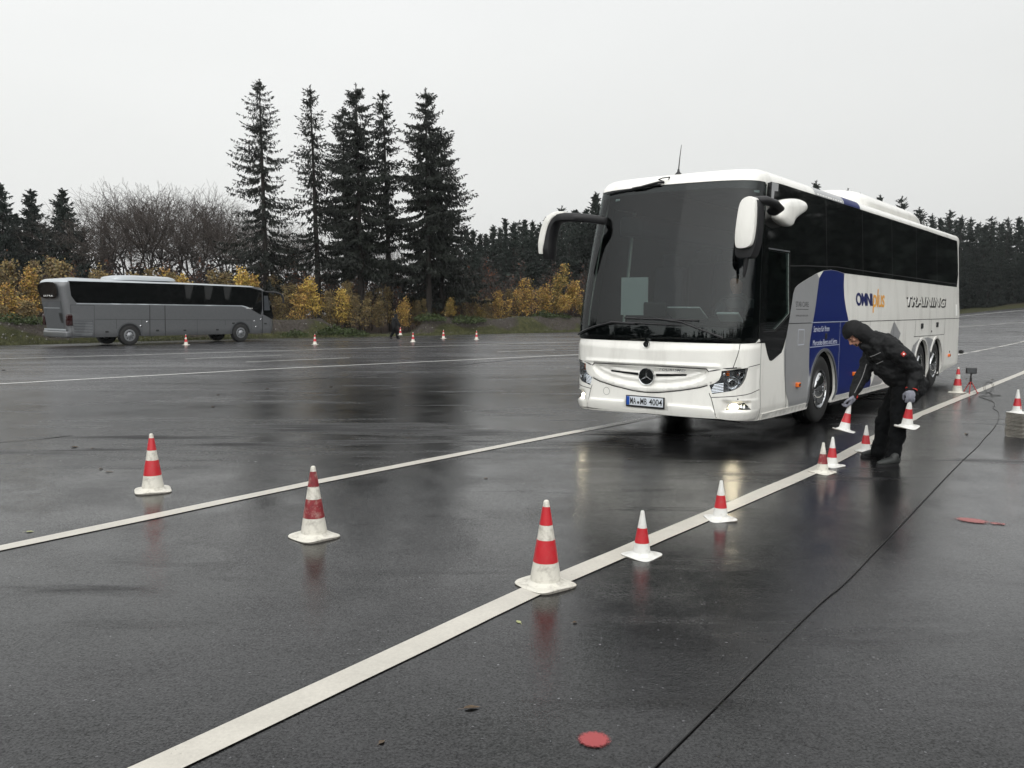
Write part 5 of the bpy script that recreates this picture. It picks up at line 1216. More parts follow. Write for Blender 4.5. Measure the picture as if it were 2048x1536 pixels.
# jacket and hood
mb = MB()
caps(mb, [[(J(1818, 775), (.19, .17)), (J(1808, 748), (.195, .18)), (J(1788, 718), (.20, .185)), (J(1768, 701), (.19, .19)), (J(1750, 690), (.15, .17))],
          [(J(1750, 697, .17), .11), (J(1738, 722, .16), .092), (J(1730, 742, .12), .084), (J(1716, 768, .04), .070), (J(1708, 786, .0), .056), (J(1706.5, 790, -.01), .052)],
          [(J(1780, 694, -.13), .12), (J(1806, 714, -.20), .105), (J(1830, 742, -.19), .092), (J(1829, 760, -.23), .080), (J(1823, 777, -.26), .062), (J(1822, 780, -.265), .058)],
          [(J(1750, 692, .0), .10), (J(1736, 690, .0), .085)],
          [(J(1812, 782), (.185, .16)), (J(1836, 768, .02), (.12, .13))],
          [(J(1770, 735, .0), .13), (J(1790, 752, .0), .14)]])
mb.box(tuple(J(1700, 800)), (.001, .001, .001)); del mb.v[-8:]; del mb.f[-6:]; del mb.m[-6:]
jk = remesh(mb, 'jacket', M['jacket'], man, .010, 4, .048, .085)
# hood: shell open towards the face
mb = MB(); mb.ball(tuple(hp(-.012, .035, 0)), (.130, .108, .142), HM, 28); caps(mb, [[(hp(-.05, -.02, 0), .11), (J(1742, 680), .10)]]); 
hd = remesh(mb, 'hood', M['jacket'], man, .009, 3, .014, .10)
bm = bmesh.new(); bm.from_mesh(hd.data)
kill = []
for v in bm.verts:
    q = v.co-head; f, u, s = q.dot(fwd), q.dot(upv), q.dot(sdv)
    if f > .045 and (u/ .115)**2*0+abs(s) < .092 and u < .045+.0*f and u > -.20 and f-.25*abs(s) > .02-.2*(u+.02)*0: kill.append(v)
bmesh.ops.delete(bm, geom=kill, context='VERTS'); bm.to_mesh(hd.data); bm.free()
sm_ = hd.modifiers.new('thick', 'SOLIDIFY'); sm_.thickness = .008; sm_.offset = -1
dg = bpy.context.evaluated_depsgraph_get(); nm = bpy.data.meshes.new_from_object(hd.evaluated_get(dg)); hd.modifiers.clear(); hd.data = nm
mb = MB(); caps(mb, [[(hp(.045, -.085, .03), .045), (hp(-.0, -.13, .0), .06), (J(1740, 690), .07)]]); remesh(mb, 'collar', M['jacket'], man, .010, 3, .01, .1)
# trousers, shoes
mb = MB()
caps(mb, [[(J(1812, 770), (.165, .16)), (J(1806, 790, -.02), (.155, .15))],
          [(J(1806, 788, -.09), .125), (J(1800, 820, -.13), .108), (J(1797, 852, -.15), .094), (J(1791, 885, -.16), .086), (J(1786, 908, -.16), .082), (J(1784, 918, -.16), .085)],
          [(J(1796, 788, .10), .125), (J(1779, 820, .14), .104), (J(1765, 848, .17), .090), (J(1762, 880, .19), .082), (J(1759, 897, .20), .080), (J(1758, 905, .20), .082)]])
remesh(mb, 'trousers', M['trousers'], man, .010, 4, .042, .09)
def shoe(name, ankle, toe, parent):
    a, t_ = Vector(ankle), Vector(toe); d = (t_-a); d.z = 0; ln_ = d.length; d.normalize(); s_ = Vector((-d.y, d.x, 0)); mb = MB(); z0 = float(gz(a.x, a.y))+.002
    def q(f, s, h): return Vector((a.x, a.y, z0))+d*f+s_*s+Vector((0, 0, h))
    caps(mb, [[(q(-.05, 0, .050), .044), (q(.05, 0, .052), .046), (q(.14, 0, .040), .040), (q(.205, 0, .034), .030)], [(q(-.02, 0, .10), .048), (q(.0, 0, .06), .048)]], 14)
    for k in range(len(mb.v)):
        v = mb.v[k]; mb.v[k] = (v[0], v[1], max(v[2], z0+.012))
    o = remesh(mb, name, M['shoe'], parent, .008, 3); mb = MB()
    ring = [];
    for k in range(28):
        t2 = 2*PI*k/28; ring.append((.078+.165*math.cos(t2), .050*math.sin(t2)*(1+.12*math.cos(t2))))
    V_ = [tuple(q(f, s, 0)) for f, s in ring]+[tuple(q(f, s, .022)) for f, s in ring]; mb.add(V_, [(k, (k+1) % 28, 28+(k+1) % 28, 28+k) for k in range(28)]+[tuple(range(28))[::-1], tuple(range(28, 56))]); mb.obj('sole', M['plastic'], o)
    return o
h1, h2 = hit(1786, 931), hit(1757, 913)
shoe('shoe', h1, h1+np.array([-.24, -.10, 0]), man); shoe('shoe', h2, h2+np.array([-.25, -.06, 0]), man)
# gloves holding the cones
t1, t2 = J(1699, 809, -.03), J(1821.5, 797, -.28)
mb = MB(); glove(mb, tuple(J(1703, 801, -.055)), (-.25, .12, -.96), (-.55, -.8, 0), 1.22, .62); caps(mb, [[(J(1706, 794, -.02), .036), (J(1704.5, 799, -.035), .036)]]); remesh(mb, 'glove', M['glove'], man, .0055, 2)
mb = MB(); glove(mb, tuple(J(1821, 790, -.31)), (-.05, -.05, -1), (-.9, .3, 0), 1.22, .62); caps(mb, [[(J(1822, 780, -.27), .040), (J(1821.5, 786, -.29), .038)]]); remesh(mb, 'glove', M['glove'], man, .0055, 2)
mb = MB(); mb.tube([J(1709, 790.5, -.01), J(1706.5, 794, -.02)], .045, 16); mb.tube([J(1823, 777.5, -.265), J(1822.5, 779.5, -.268)], .064, 16); mb.obj('cuff', M['redcuff'], man)
mb = MB(); mb.tube([J(1733, 728, .02), J(1729, 742, .02), J(1724, 756, -.03), J(1716, 772, -.05), J(1709, 786, -.06)], .004, 6); mb.obj('sleeve_piping', M['piping'], man); mb = MB(); mb.tube([J(1740, 713.5, -.19), J(1748, 711, -.23), J(1761, 705, -.27)], .0035, 6); mb.tube([J(1753, 728, -.20), J(1760, 725, -.24), J(1766, 722, -.27)], .0035, 6); mb.obj('chest_zip', M['piping'], man)
lg = J(1807, 708, -.325); mb = MB(); mb.box(tuple(lg), (.045, .012, .045), Matrix.Rotation(PI/4, 4, 'Y'), bev=.004); b_ = mb.obj('arm_badge', M['redcuff'], man); mb = MB(); mb.box((lg.x, lg.y-.007, lg.z), (.018, .006, .018), bev=.002); mb.obj('badge_centre', M['reflstrip'], b_)
# the two held cones: hang from the gloves
def held(tip, euler, lb, proto=P_small):
    o = place(proto, (0, 0, 0), 0, lb); o.rotation_euler = euler; Rm = o.rotation_euler.to_matrix(); o.location = Vector(tip)-Rm @ Vector((0, 0, .325)); return o
held(J(1700.5, 806, -.03), (.10, .16, .6), 'small cone hanging tilted from the bending man\'s forward hand')
held(J(1820.5, 796, -.29), (.10, -.02, .4), 'small cone hanging upright from the bending man\'s rear hand')

# walking man at the verge
wm = hit(790, 678); wy = float(wm[1]); w_root = empty('person', (0, 0, 0), 0, 'small far off person walking along the verge with a cone in hand', 'person')
def K(px_, py_, dy=0.): return Vector(at(px_, py_, wy+dy))
mb = MB(); caps(mb, [[(K(790.5, 653), .11), (K(790, 645), .12), (K(790, 638), .12), (K(791, 634), .06), (K(792, 630.5), .075)], [(K(790.5, 655), .09), (K(793, 664), .065), (K(794.5, 674), .05)], [(K(789, 655, .1), .09), (K(786, 664, .1), .065), (K(781.5, 673, .1), .05)], [(K(793, 638, -.18), .05), (K(796, 646, -.2), .045), (K(799, 652, -.2), .04)], [(K(787, 638, .18), .05), (K(785, 646, .2), .045), (K(786, 652, .2), .04)]]); remesh(mb, 'body', M['skin'], w_root, .02, 2)
mb = MB(); caps(mb, [[(K(790.5, 656), (.18, .15)), (K(790, 646), (.19, .16)), (K(790, 638), (.20, .15)), (K(791, 635), .10)], [(K(793, 638, -.2), .09), (K(796, 646, -.22), .08), (K(798.5, 651, -.22), .07)], [(K(787, 638, .2), .09), (K(785, 646, .22), .08), (K(785.5, 651, .22), .07)], [(K(792, 630.5), .105), (K(791, 635), .11)]]); remesh(mb, 'jacket', M['jacket'], w_root, .02, 3)
mb = MB(); caps(mb, [[(K(790.5, 655), .13), (K(793.5, 665), .10), (K(795, 675), .08)], [(K(789, 655, .1), .13), (K(786, 665, .1), .10), (K(781.5, 673, .1), .08)]]); remesh(mb, 'trousers', M['trousers'], w_root, .02, 3)
mb = MB(); caps(mb, [[(K(794.5, 676.5), .06), (K(798.5, 677), .05)], [(K(780.5, 675.5, .1), .06), (K(783.5, 676.3, .1), .05)]]); remesh(mb, 'shoe', M['shoe'], w_root, .02, 1)
tp = K(800, 652, -.25); o = place(P_big, (tp.x+.02, tp.y, tp.z-.56), .4, 'distant cone carried by the walking man'); o.scale = (.9, .9, .9)

# driver behind the windscreen
drv = empty('person', (4.623-.15*NN[0], 12.820-.15*NN[1], -.34), TH, 'driver seated behind the windscreen of the white coach', 'person')
mb = MB(); caps(mb, [[(( -1.35, .62, 1.80), (.17, .14)), ((-1.33, .62, 2.05), (.19, .14)), ((-1.30, .62, 2.2), (.14, .10)), ((-1.32, .62, 2.28), .06), ((-1.36, .62, 2.36), .06)], [((-1.35, .62, 2.38), .085), ((-1.37, .62, 2.45), .09)],
   [((-1.32, .42, 2.15), .06), ((-1.50, .36, 1.90), .045), ((-1.82, .48, 1.90), .04)], [((-1.32, .82, 2.15), .06), ((-1.50, .88, 1.90), .045), ((-1.82, .76, 1.90), .04)], [((-1.40, .50, 1.78), .08), ((-1.85, .50, 1.72), .07), ((-1.95, .50, 1.42), .05)], [((-1.40, .74, 1.78), .08), ((-1.85, .74, 1.72), .07), ((-1.95, .74, 1.42), .05)], [((-1.44, .62, 2.40), .012), ((-1.465, .62, 2.385), .014)]]); remesh(mb, 'body', M['skin'], drv, .012, 3)
mb = MB(); caps(mb, [[((-1.35, .62, 1.80), (.19, .16)), ((-1.33, .62, 2.05), (.21, .16)), ((-1.30, .62, 2.2), (.16, .12))], [((-1.32, .42, 2.15), .08), ((-1.50, .36, 1.90), .065), ((-1.74, .46, 1.90), .055)], [((-1.32, .82, 2.15), .08), ((-1.50, .88, 1.90), .065), ((-1.74, .78, 1.90), .055)]]); remesh(mb, 'jacket', mat('driver_jacket', (.05, .055, .06), .8), drv, .014, 3)
mb = MB(); mb.ball((-1.345, .62, 2.475), (.10, .095, .085)); mb.obj('hair', mat('brown_hair', (.06, .04, .03), .8), drv)
# ------------------------------------------------------------------ trees
def rnd(seed): return np.random.RandomState(seed)
def tris(cs, d, w, nrm=None, rs_=None):
    """thin leaf-like triangles: centre start cs, direction vector d (n,3), width w (n,)"""
    side = np.cross(d, rs_.randn(len(d), 3)); side /= np.linalg.norm(side, axis=1)[:, None]+1e-9
    a = cs-side*w[:, None]/2; b = cs+side*w[:, None]/2; mid = cs+d*.55; c = cs+d
    V = np.stack([a, b, mid+side*w[:, None]*.45, c, mid-side*w[:, None]*.45], 1).reshape(-1, 3)
    k = np.arange(len(cs))*5; F_ = np.concatenate([np.c_[k, k+1, k+2], np.c_[k, k+2, k+4], np.c_[k+4, k+2, k+3]]); return V, F_
def tubes(segs, n=4):
    """segs: list of (p0, p1, r0, r1) -> one mesh"""
    s = np.array([np.r_[a, b, c, d] for a, b, c, d in segs]); p0, p1, r0, r1 = s[:, :3], s[:, 3:6], s[:, 6], s[:, 7]
    d = p1-p0; d /= np.linalg.norm(d, axis=1)[:, None]+1e-9; up = np.where(np.abs(d[:, 2:3]) > .9, [[1, 0, 0]], [[0, 0, 1]]); x = np.cross(d, up); x /= np.linalg.norm(x, axis=1)[:, None]; y = np.cross(d, x)
    V = []
    for p, r in ((p0, r0), (p1, r1)):
        for k in range(n): t_ = 2*PI*k/n; V.append(p+(x*math.cos(t_)+y*math.sin(t_))*r[:, None])
    V = np.stack(V, 1).reshape(-1, 3); b = np.arange(len(s))[:, None]*2*n; F_ = np.concatenate([np.c_[b+k, b+(k+1) % n, b+n+(k+1) % n, b+n+k] for k in range(n)]); return V, F_
M['bark'] = mat('spruce_bark', (.016, .013, .011), .9, var=.3, bump=.3, bscale=20)
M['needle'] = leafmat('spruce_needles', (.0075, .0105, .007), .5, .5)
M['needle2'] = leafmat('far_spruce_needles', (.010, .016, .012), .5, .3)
M['twig'] = leafmat('bare_twigs', (.055, .045, .039), .3, .6)
M['twigd'] = leafmat('dark_branch', (.030, .024, .021), .3, 1)
M['birchy'] = leafmat('yellow_birch_leaves', (.46, .33, .075), .35, .8)
M['bircho'] = leafmat('ochre_birch_leaves', (.34, .20, .06), .35, .8)
M['birchg'] = leafmat('olive_birch_leaves', (.13, .105, .032), .35, .8)
M['rust'] = leafmat('rust_beech_leaves', (.095, .036, .017), .4, .6)
M['bushg'] = leafmat('green_shrub_leaves', (.035, .05, .016), .4, 1)
def spruce(H, R, seed, low=.10, whorl=.42, gap=.0, dens=1.0, droop=.35, pw=.85, needle='needle', nb=6, tw=1.0):
    r_ = rnd(seed); segs = []; cs, ds, ws = [], [], []
    z = H*low; lean = r_.randn(2)*.006*H
    while z < H*.985:
        f = z/H; L0 = (R*(1-f)**pw*(1 if f > .25 else .75+f) + .12)*(1+.20*math.sin(z*1.9+seed)+.14*math.sin(z*4.3+2*seed))
        for k in range(nb if f < .85 else 5):
            if r_.rand() < gap: continue
            az = r_.rand()*2*PI; L_ = L0*r_.uniform(.55, 1.12); c_, s_ = math.cos(az), math.sin(az); base = np.array([lean[0]*f, lean[1]*f, z+r_.uniform(-.15, .15)])
            n_ = max(3, int(L_/.35)); P = []
            rise = .22*(f-.45)
            for j in range(n_+1):
                g = j/n_; P.append(base+np.array([c_*L_*g, s_*L_*g, L_*(rise*g*2-droop*g*(1.6-g*1.15))]))
            for j in range(n_): segs.append((P[j], P[j+1], .035*(1-j/n_)*(1-f)+.012, .035*(1-(j+1)/n_)*(1-f)+.008))
            for j in range(n_*2+1):
                g = (j+.4)/(n_*2+1)
                if g < .14: continue
                q = P[0]*(1-g)+P[-1]*g; i0 = min(int(g*n_), n_-1); q = P[i0]+(P[i0+1]-P[i0])*(g*n_-i0)
                m_ = int(r_.poisson(3.9*dens))+1
                for _ in range(m_):
                    sg = r_.choice([-1, 1]); out_ = np.array([c_, s_, 0])*r_.uniform(.1, .7)+np.array([-s_, c_, 0])*sg*r_.uniform(0, .8)+np.array([0, 0, -r_.uniform(.35, 1.5)]); out_ /= np.linalg.norm(out_)
                    cs.append(q+r_.randn(3)*.06); ds.append(out_*r_.uniform(.22, .62)*tw*(.55+.45*(1-f))*(1.15-g*.5)); ws.append(r_.uniform(.07, .16)*tw*(1.15-.65*f))
            # tip spray turned upward
            for _ in range(3):
                o_ = np.array([c_, s_, .35])+r_.randn(3)*.25; cs.append(P[-1]); ds.append(o_/np.linalg.norm(o_)*r_.uniform(.2, .4)*tw); ws.append(.09*tw)
        z += whorl*(.55+.6*(1-f))*r_.uniform(.75, 1.25)
    for _ in range(40):
        zt = H*r_.uniform(.955, 1.0); o_ = np.array([r_.randn()*.6, r_.randn()*.6, r_.uniform(.1, 1)]); o_ /= np.linalg.norm(o_); cs.append(np.array([lean[0], lean[1], zt])); ds.append(o_*r_.uniform(.12, .35)*(1.3-(zt/H-.955)*15)*tw); ws.append(.06)
    V, F_ = tris(np.array(cs), np.array(ds), np.array(ws), rs_=r_); crown = mesh_np('crown', V, F_)
    tr = [];
    for k in range(12): f0, f1_ = k/12, (k+1)/12; tr.append((np.array([lean[0]*f0, lean[1]*f0, H*f0-.4*(k == 0)]), np.array([lean[0]*f1_, lean[1]*f1_, H*f1_]), .0135*H*(1-f0)**.9+.02, .0135*H*(1-f1_)**.9+.015))
    V1, F1 = tubes(tr, 8); V2, F2 = tubes(segs, 3)
    # triangles of branches as quads; join trunk (8) and branches (3)
    trunk = mesh_np('trunk', np.r_[V1, V2], np.r_[F1, F2+len(V1)]); return crown, trunk
def tree_obj(name, parts, loc, rz, sc, label, cat='tree', group=None, mats=None):
    e = empty(name, loc, rz, label, cat, group); e.scale = sc if isinstance(sc, tuple) else (sc, sc, sc)
    for (nm, me), mt in zip(parts, mats):
        o = bpy.data.objects.new(nm, me); COL.objects.link(o); o.parent = e
        if not len(me.materials):
            for q in (mt if isinstance(mt, list) else [mt]): me.materials.append(q)
    return e
def base_of(px_, D_):
    """foot of a tree seen at column px_, D_ metres out"""
    x = (px_-1024)/1707*D_; return x, D_, ground_z(x, D_)
def topz(py_, D_, px_=1024): return float(at(px_, py_, D_)[2])
SM = (M['needle'], M['bark'])
# the six tall spruces in the middle distance: (column of the trunk, distance, row of the top, spread, low, gap, droop, density, label)
tall = [(536, 66, 157, 4.5, .20, .20, .42, .62, 'tall spruce with sparse drooping tiers, leftmost of the tall group', 525), (640, 67, 170, 2.8, .30, .32, .38, .5, 'thin tall spruce with its trunk showing, second from left in the tall group', 627),
        (724, 65, 168, 3.9, .27, .04, .42, 1.7, 'dense broad spruce in the middle of the tall group', 717), (782, 68, 181, 2.6, .36, .22, .35, .85, 'slim spruce with a bare lower trunk between two dense ones', 766),
        (858, 66, 176, 3.8, .24, .02, .40, 1.8, 'dense dark spruce, rightmost main trunk of the tall group', 848), (884, 68, 262, 4.0, .16, .03, .42, 1.3, 'lower spruce behind the right edge of the tall group, with one branch reaching far right', 880),
        (694, 70, 215, 3.0, .30, .10, .42, 1.0, 'shorter dense spruce behind the middle of the tall group', 690)]
for k, (px_, D_, ty, R, low, gap, droop, dens, lb, tpx) in enumerate(tall):
    x, y, zg = base_of(px_, D_); H = topz(ty, D_, tpx)-zg; crown, trunk = spruce(H, R, 20+k, low, .40, gap, dens*1.1, droop, .55 if k else .70, tw=.85, nb=8)
    e = tree_obj('spruce_tree', [('crown', crown), ('trunk', trunk)], (x, y, zg), 0, 1, lb, 'spruce', None, SM); e.rotation_euler = (0, ((tpx-px_)/1707*D_)/H, 0)
# proto spruces for the woods behind
protos = [spruce(14, r, 60+i, .03, .46, .0, 1.0, .30, .98, 'needle2', nb=6, tw=1.2) for i, r in enumerate((3.3, 3.7, 3.0, 3.5))]
protos += [spruce(14, r, 66+i, .05, .55, .10, .9, .42, .62, 'needle2', nb=5, tw=1.1) for i, r in enumerate((2.7, 3.1))]
protoL = spruce(14, 5.6, 71, .02, .36, .0, 1.1, .30, 1.0, 'needle2', nb=8, tw=1.2)
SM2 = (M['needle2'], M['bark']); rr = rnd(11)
def wood_spruce(px_, D_, ty, lb, grp, k=None):
    x, y, zg = base_of(px_, D_); H = topz(ty, D_, px_)-zg; c_, t_ = protos[rr.randint(6) if k is None else k]; s = H/14; w = s*rr.uniform(.82, 1.1)
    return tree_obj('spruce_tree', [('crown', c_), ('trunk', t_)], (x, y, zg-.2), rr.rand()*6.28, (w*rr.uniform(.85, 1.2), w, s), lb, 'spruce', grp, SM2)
for px_, D_, ty, lb in ((14, 84, 362, 'dark spruce at the left edge of the picture, tallest of the three there'), (72, 86, 374, 'dark spruce second from the left edge'), (134, 83, 372, 'dark spruce left of the bare crowns, third from the left edge')):
    x, y, zg = base_of(px_, D_); s = (topz(ty, D_, px_)-zg)/14; tree_obj('spruce_tree', [('crown', protoL[0]), ('trunk', protoL[1])], (x, y, zg-.2), px_, s, lb, 'spruce', None, SM2)
for px_, ty in ((-30, 400), (100, 440), (45, 425), (175, 450), (-70, 380), (215, 470)): wood_spruce(px_, 92, ty, 'low dark spruce filling between the three at the left edge', 'spruces filling in behind the left edge')
cen = [(948, 500), (958, 482), (985, 462), (1001, 452), (1012, 470), (1024, 441), (1045, 446), (1060, 462), (1073, 452), (1088, 432), (1103, 440), (1121, 408), (1136, 425), (1150, 418), (1165, 428), (1186, 380), (1205, 400), (1235, 392)]
for px_, ty in cen: wood_spruce(px_, 104+rr.uniform(-4, 8), ty, 'spruce of the wood edge between the tall group and the white coach', 'spruces of the wood between the tall group and the coach')
for px_ in range(920, 1240, 13): wood_spruce(px_, 116+rr.uniform(-3, 5), 462+rr.uniform(-14, 12)-(px_-925)*.16, 'spruce of the wood edge between the tall group and the white coach', 'spruces of the wood between the tall group and the coach')
for px_, ty, lb in ((1618, 358, 'treetop just above the coach roof behind the mirror'), (1681, 375, 'treetop above the roof at the front end of the roof unit'), (1708, 384, 'small treetop behind the roof unit, left of a broader one'), (1745, 386, 'small treetop behind the middle of the roof unit'), (1789, 389, 'bushy treetop behind the rear half of the roof unit'), (1823, 412, 'small treetop behind the tail of the roof unit')):
    wood_spruce(px_, 118, ty, lb, None)
right = [(1850, 425), (1868, 434), (1885, 416), (1897, 436), (1909, 428), (1928, 432), (1942, 446), (1955, 452), (1968, 430), (1984, 442), (2000, 432), (2022, 431), (2036, 452), (2048, 460), (2066, 440), (2090, 430), (2115, 445)]
for px_, ty in right: wood_spruce(px_, 146+rr.uniform(-2, 6), ty, 'spruce in the dense wood right of the coach', 'spruces in the wood right of the coach')
for px_ in range(1840, 2100, 17): wood_spruce(px_+rr.uniform(-5, 5), 160+rr.uniform(-3, 5), 443+rr.uniform(-10, 14), 'spruce in the dense wood right of the coach', 'spruces in the wood right of the coach')
for px_ in range(1835, 2100, 12):
    e = wood_spruce(px_+rr.uniform(-5, 5), 140+rr.uniform(-1, 3), 505+rr.uniform(-28, 26), 'small young spruce along the front of the wood right of the coach', 'young spruces along the right wood')
# woods beside and behind the viewer, seen only mirrored in glass and wet ground
def mass(name, pts, seed):
    r_ = rnd(seed); cs, ds, ws = [], [], []
    for (x, y, H) in pts:
        n_ = 620; f = r_.rand(n_)**.8; rad = 3.2*(1-f)**.5*np.sqrt(r_.rand(n_)); az = r_.rand(n_)*2*PI
        cs.append(np.c_[x+rad*np.cos(az), y+rad*np.sin(az), H*f]); d = np.c_[np.cos(az)*.5, np.sin(az)*.5, -.5-.3*r_.rand(n_)]+r_.randn(n_, 3)*.2; ds.append(d*(1.5*(1-f)+.4)[:, None]); ws.append((1.2*(1-f)+.3))
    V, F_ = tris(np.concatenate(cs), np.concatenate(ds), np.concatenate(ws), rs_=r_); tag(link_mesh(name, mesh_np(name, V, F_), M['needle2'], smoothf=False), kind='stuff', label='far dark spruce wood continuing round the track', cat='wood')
pts = []
for az in np.arange(34, 112, .9):
    for k in range(2): D_ = 118+k*6+rr.uniform(-3, 3); a_ = math.radians(az+rr.uniform(-.4, .4)); x, y = D_*math.sin(a_), D_*math.cos(a_); pts.append((x, y, 25+rr.uniform(-2.5, 2.5)+gz(x, y)))
for az in np.arange(90, 300, 1.4):
    D_ = 72+rr.uniform(-4, 8); a_ = math.radians(az); pts.append((D_*math.sin(a_), D_*math.cos(a_), 11+rr.uniform(-4, 5)))
mass('distant_wood', pts, 5)

# bare deciduous crowns behind the parked coach
def bare(H, seed, spread=.5, trunk=.14, lv=6, leafy=0):
    r_ = rnd(seed); segs = []; leaves = []
    def grow(p, d, L_, r, l):
        n_ = 3 if l < 3 else 2; q = p
        for j in range(n_):
            d2 = d+r_.randn(3)*.10*(1+l*.25); d2[2] += .05; d2 /= np.linalg.norm(d2); q2 = q+d2*L_/n_; segs.append((q, q2, r*(1-j/n_*.35), r*(1-(j+1)/n_*.35))); 
            if l >= 2 and j < n_-1 and l < lv: grow(q2, (d2+r_.randn(3)*.55)/1.2, L_*.55, r*.45, l+1)
            q = q2; d = d2
        if l < lv:
            for k in range(3 if l < 2 else (2+(r_.rand() < .55))):
                o_ = r_.randn(3); o_ -= d*o_.dot(d); o_ /= np.linalg.norm(o_); a_ = r_.uniform(.28, .75)*(spread/.5); nd = d*math.cos(a_)+o_*math.sin(a_); nd[2] += .10; nd /= np.linalg.norm(nd)
                grow(q, nd, L_*r_.uniform(.64, .86), r*.60, l+1)
        elif leafy and r_.rand() < leafy: leaves.append(q)
    grow(np.array([0, 0, -.3]), np.array([r_.randn()*.06, r_.randn()*.06, 1.]), H*.27, trunk, 0)
    s = np.array([x[1] for x in segs]); k = H/max(s[:, 2].max(), 1)
    segs = [(a*k, b*k, max(c*.85, .0085), max(d*.85, .0085)) for a, b, c, d in segs if True]
    big_ = [x for x in segs if x[2] > .035]; sm_ = [x for x in segs if x[2] <= .035]
    V1, F1 = tubes(big_, 5); V2, F2 = tubes(sm_, 3); return mesh_np('crown', V2, F2), mesh_np('trunk', V1, F1)
bp_ = [bare(13, 100+i, .62, .18, 6) for i in range(3)]
bl = [(215, 80, 395, 'bare tree right of the third spruce from the left edge'), (262, 78, 347, 'widest bare round crown behind the parked coach'), (305, 80, 352, 'bare crown just right of the widest one'), (345, 82, 362, 'bare crown in the middle of the row behind the parked coach'), (385, 79, 358, 'bare crown second left of the tall spruces'), (432, 80, 372, 'reddish bare crown touching the leftmost tall spruce')]
for k, (px_, D_, ty, lb) in enumerate(bl):
    x, y, zg = base_of(px_, D_); H = topz(ty, D_, px_)-zg; c_, t_ = bp_[k % 3]; tree_obj('bare_tree', [('crown', c_), ('trunk', t_)], (x, y, zg-.1), k*1.3, (H/13*1.12, H/13*1.12, H/13), lb, 'tree', 'bare trees behind the parked coach', (M['twig'], M['twigd']))
for k, (px_, D_, ty) in enumerate(((165, 88, 392), (240, 92, 385), (285, 92, 378), (325, 90, 380), (368, 90, 376), (405, 88, 382), (452, 86, 395), (490, 86, 420), (560, 84, 415), (600, 88, 430), (655, 86, 470), (750, 88, 455), (800, 88, 470), (500, 92, 400))):
    x, y, zg = base_of(px_, D_); H = topz(ty, D_, px_)-zg; c_, t_ = bp_[(k+1) % 3]; tree_obj('bare_tree', [('crown', c_), ('trunk', t_)], (x, y, zg-.1), k*2.1, (H/13*1.1, H/13*1.1, H/13), 'bare tree standing further back in the wood edge', 'tree', 'bare trees further back', (M['twig'], M['twigd']))
# young birches and beeches along the mound
def birch(H, R, seed, cols, n_=2600, lw=.055):
    r_ = rnd(seed); segs = []; q = []
    for st in range(r_.randint(2, 5)):
        a_ = r_.rand()*6.28; b_ = np.array([.3*R*math.cos(a_)*.6, .3*R*math.sin(a_)*.6, -.1]); t_ = b_+np.array([r_.randn()*.22*R, r_.randn()*.22*R, H*r_.uniform(.75, 1.0)]); nn2 = 6; pr = b_
        for j in range(1, nn2+1):
            f = j/nn2; p = b_*(1-f)+t_*f+r_.randn(3)*.04; segs.append((pr, p, .03*(1-f)+.010, .03*(1-f-.1)+.008)); pr = p
        for _ in range(46):
            f = r_.uniform(.22, 1.0); p = b_*(1-f)+t_*f; az = r_.rand()*6.28; L_ = R*(1.05-f*.75)*r_.uniform(.35, .9); e = p+np.array([math.cos(az)*L_*.8, math.sin(az)*L_*.8, L_*r_.uniform(.4, 1.0)]); segs.append((p, e, .011, .005)); q.append((p, e, L_))
    k = r_.randint(len(q), size=n_); f = r_.uniform(.2, 1.05, n_)[:, None]; P = np.array([q[i][0] for i in k])*(1-f)+np.array([q[i][1] for i in k])*f+r_.randn(n_, 3)*.09
    d = r_.randn(n_, 3); d[:, 2] -= .3; d /= np.linalg.norm(d, axis=1)[:, None]; sz = r_.uniform(.4, 1.6, n_)*lw
    V, F_ = tris(P, d*(sz*1.5)[:, None], sz, rs_=r_); ci = r_.choice(len(cols[0]), n_, p=cols[1]); idx = np.concatenate([ci, ci, ci]); me = mesh_np('foliage', V, F_, idx)
    V2, F2 = tubes(segs, 3); return me, mesh_np('stems', V2, F2)
C_y = ([0, 1, 2], [.62, .28, .10]); C_o = ([0, 1, 2], [.25, .62, .13]); C_g = ([0, 1, 2], [.15, .25, .60])
M['thick1'] = leafmat('brown_olive_leaves', (.17, .14, .065), .4, .7); M['thick2'] = leafmat('dull_ochre_leaves', (.25, .18, .07), .4, .7); M['thick3'] = leafmat('dull_rust_leaves', (.12, .08, .045), .4, .7)
LM = [M['birchy'], M['bircho'], M['birchg']]
bps = {'y': [birch(3.6, 1.45, 200+i, C_y, 2500) for i in range(3)], 'o': [birch(3.6, 1.5, 210+i, C_o, 2300) for i in range(3)], 'g': [birch(3.6, 1.4, 220+i, C_g, 2600) for i in range(3)]}
BM_ = (LM, M['twig'])
bps['t'] = [birch(3.6, 1.5, 230+i, ([0, 1, 2], [.45, .3, .25]), 2600) for i in range(3)]
def birch_at(px_, D_, ty, kind, lb, grp=None, wid=1.0):
    x, y, zg = base_of(px_, D_); H = topz(ty, D_, px_)-zg; c_, t_ = bps[kind][rr.randint(3)]; s = H/3.6
    return tree_obj('young_birch', [('foliage', c_), ('stems', t_)], (x, y, zg-.05), rr.rand()*6.28, (s**.5*wid, s**.5*wid, s), lb, 'birch', grp, BM_ if kind != 't' else ([M['thick1'], M['thick2'], M['thick3']], M['twig']))
birch_at(628, 61, 540, 'y', 'bright yellow birch right of the parked coach front, tallest there', wid=1.15)
birch_at(600, 61, 566, 'o', 'orange yellow birch at the parked coach mirror')
birch_at(682, 62, 572, 'y', 'yellow birch above the gap in the earth mound')
birch_at(483, 60, 520, 'y', 'tall yellow birch behind the front part of the parked coach roof')
birch_at(505, 61, 535, 'o', 'ochre birch behind the front end of the parked coach')
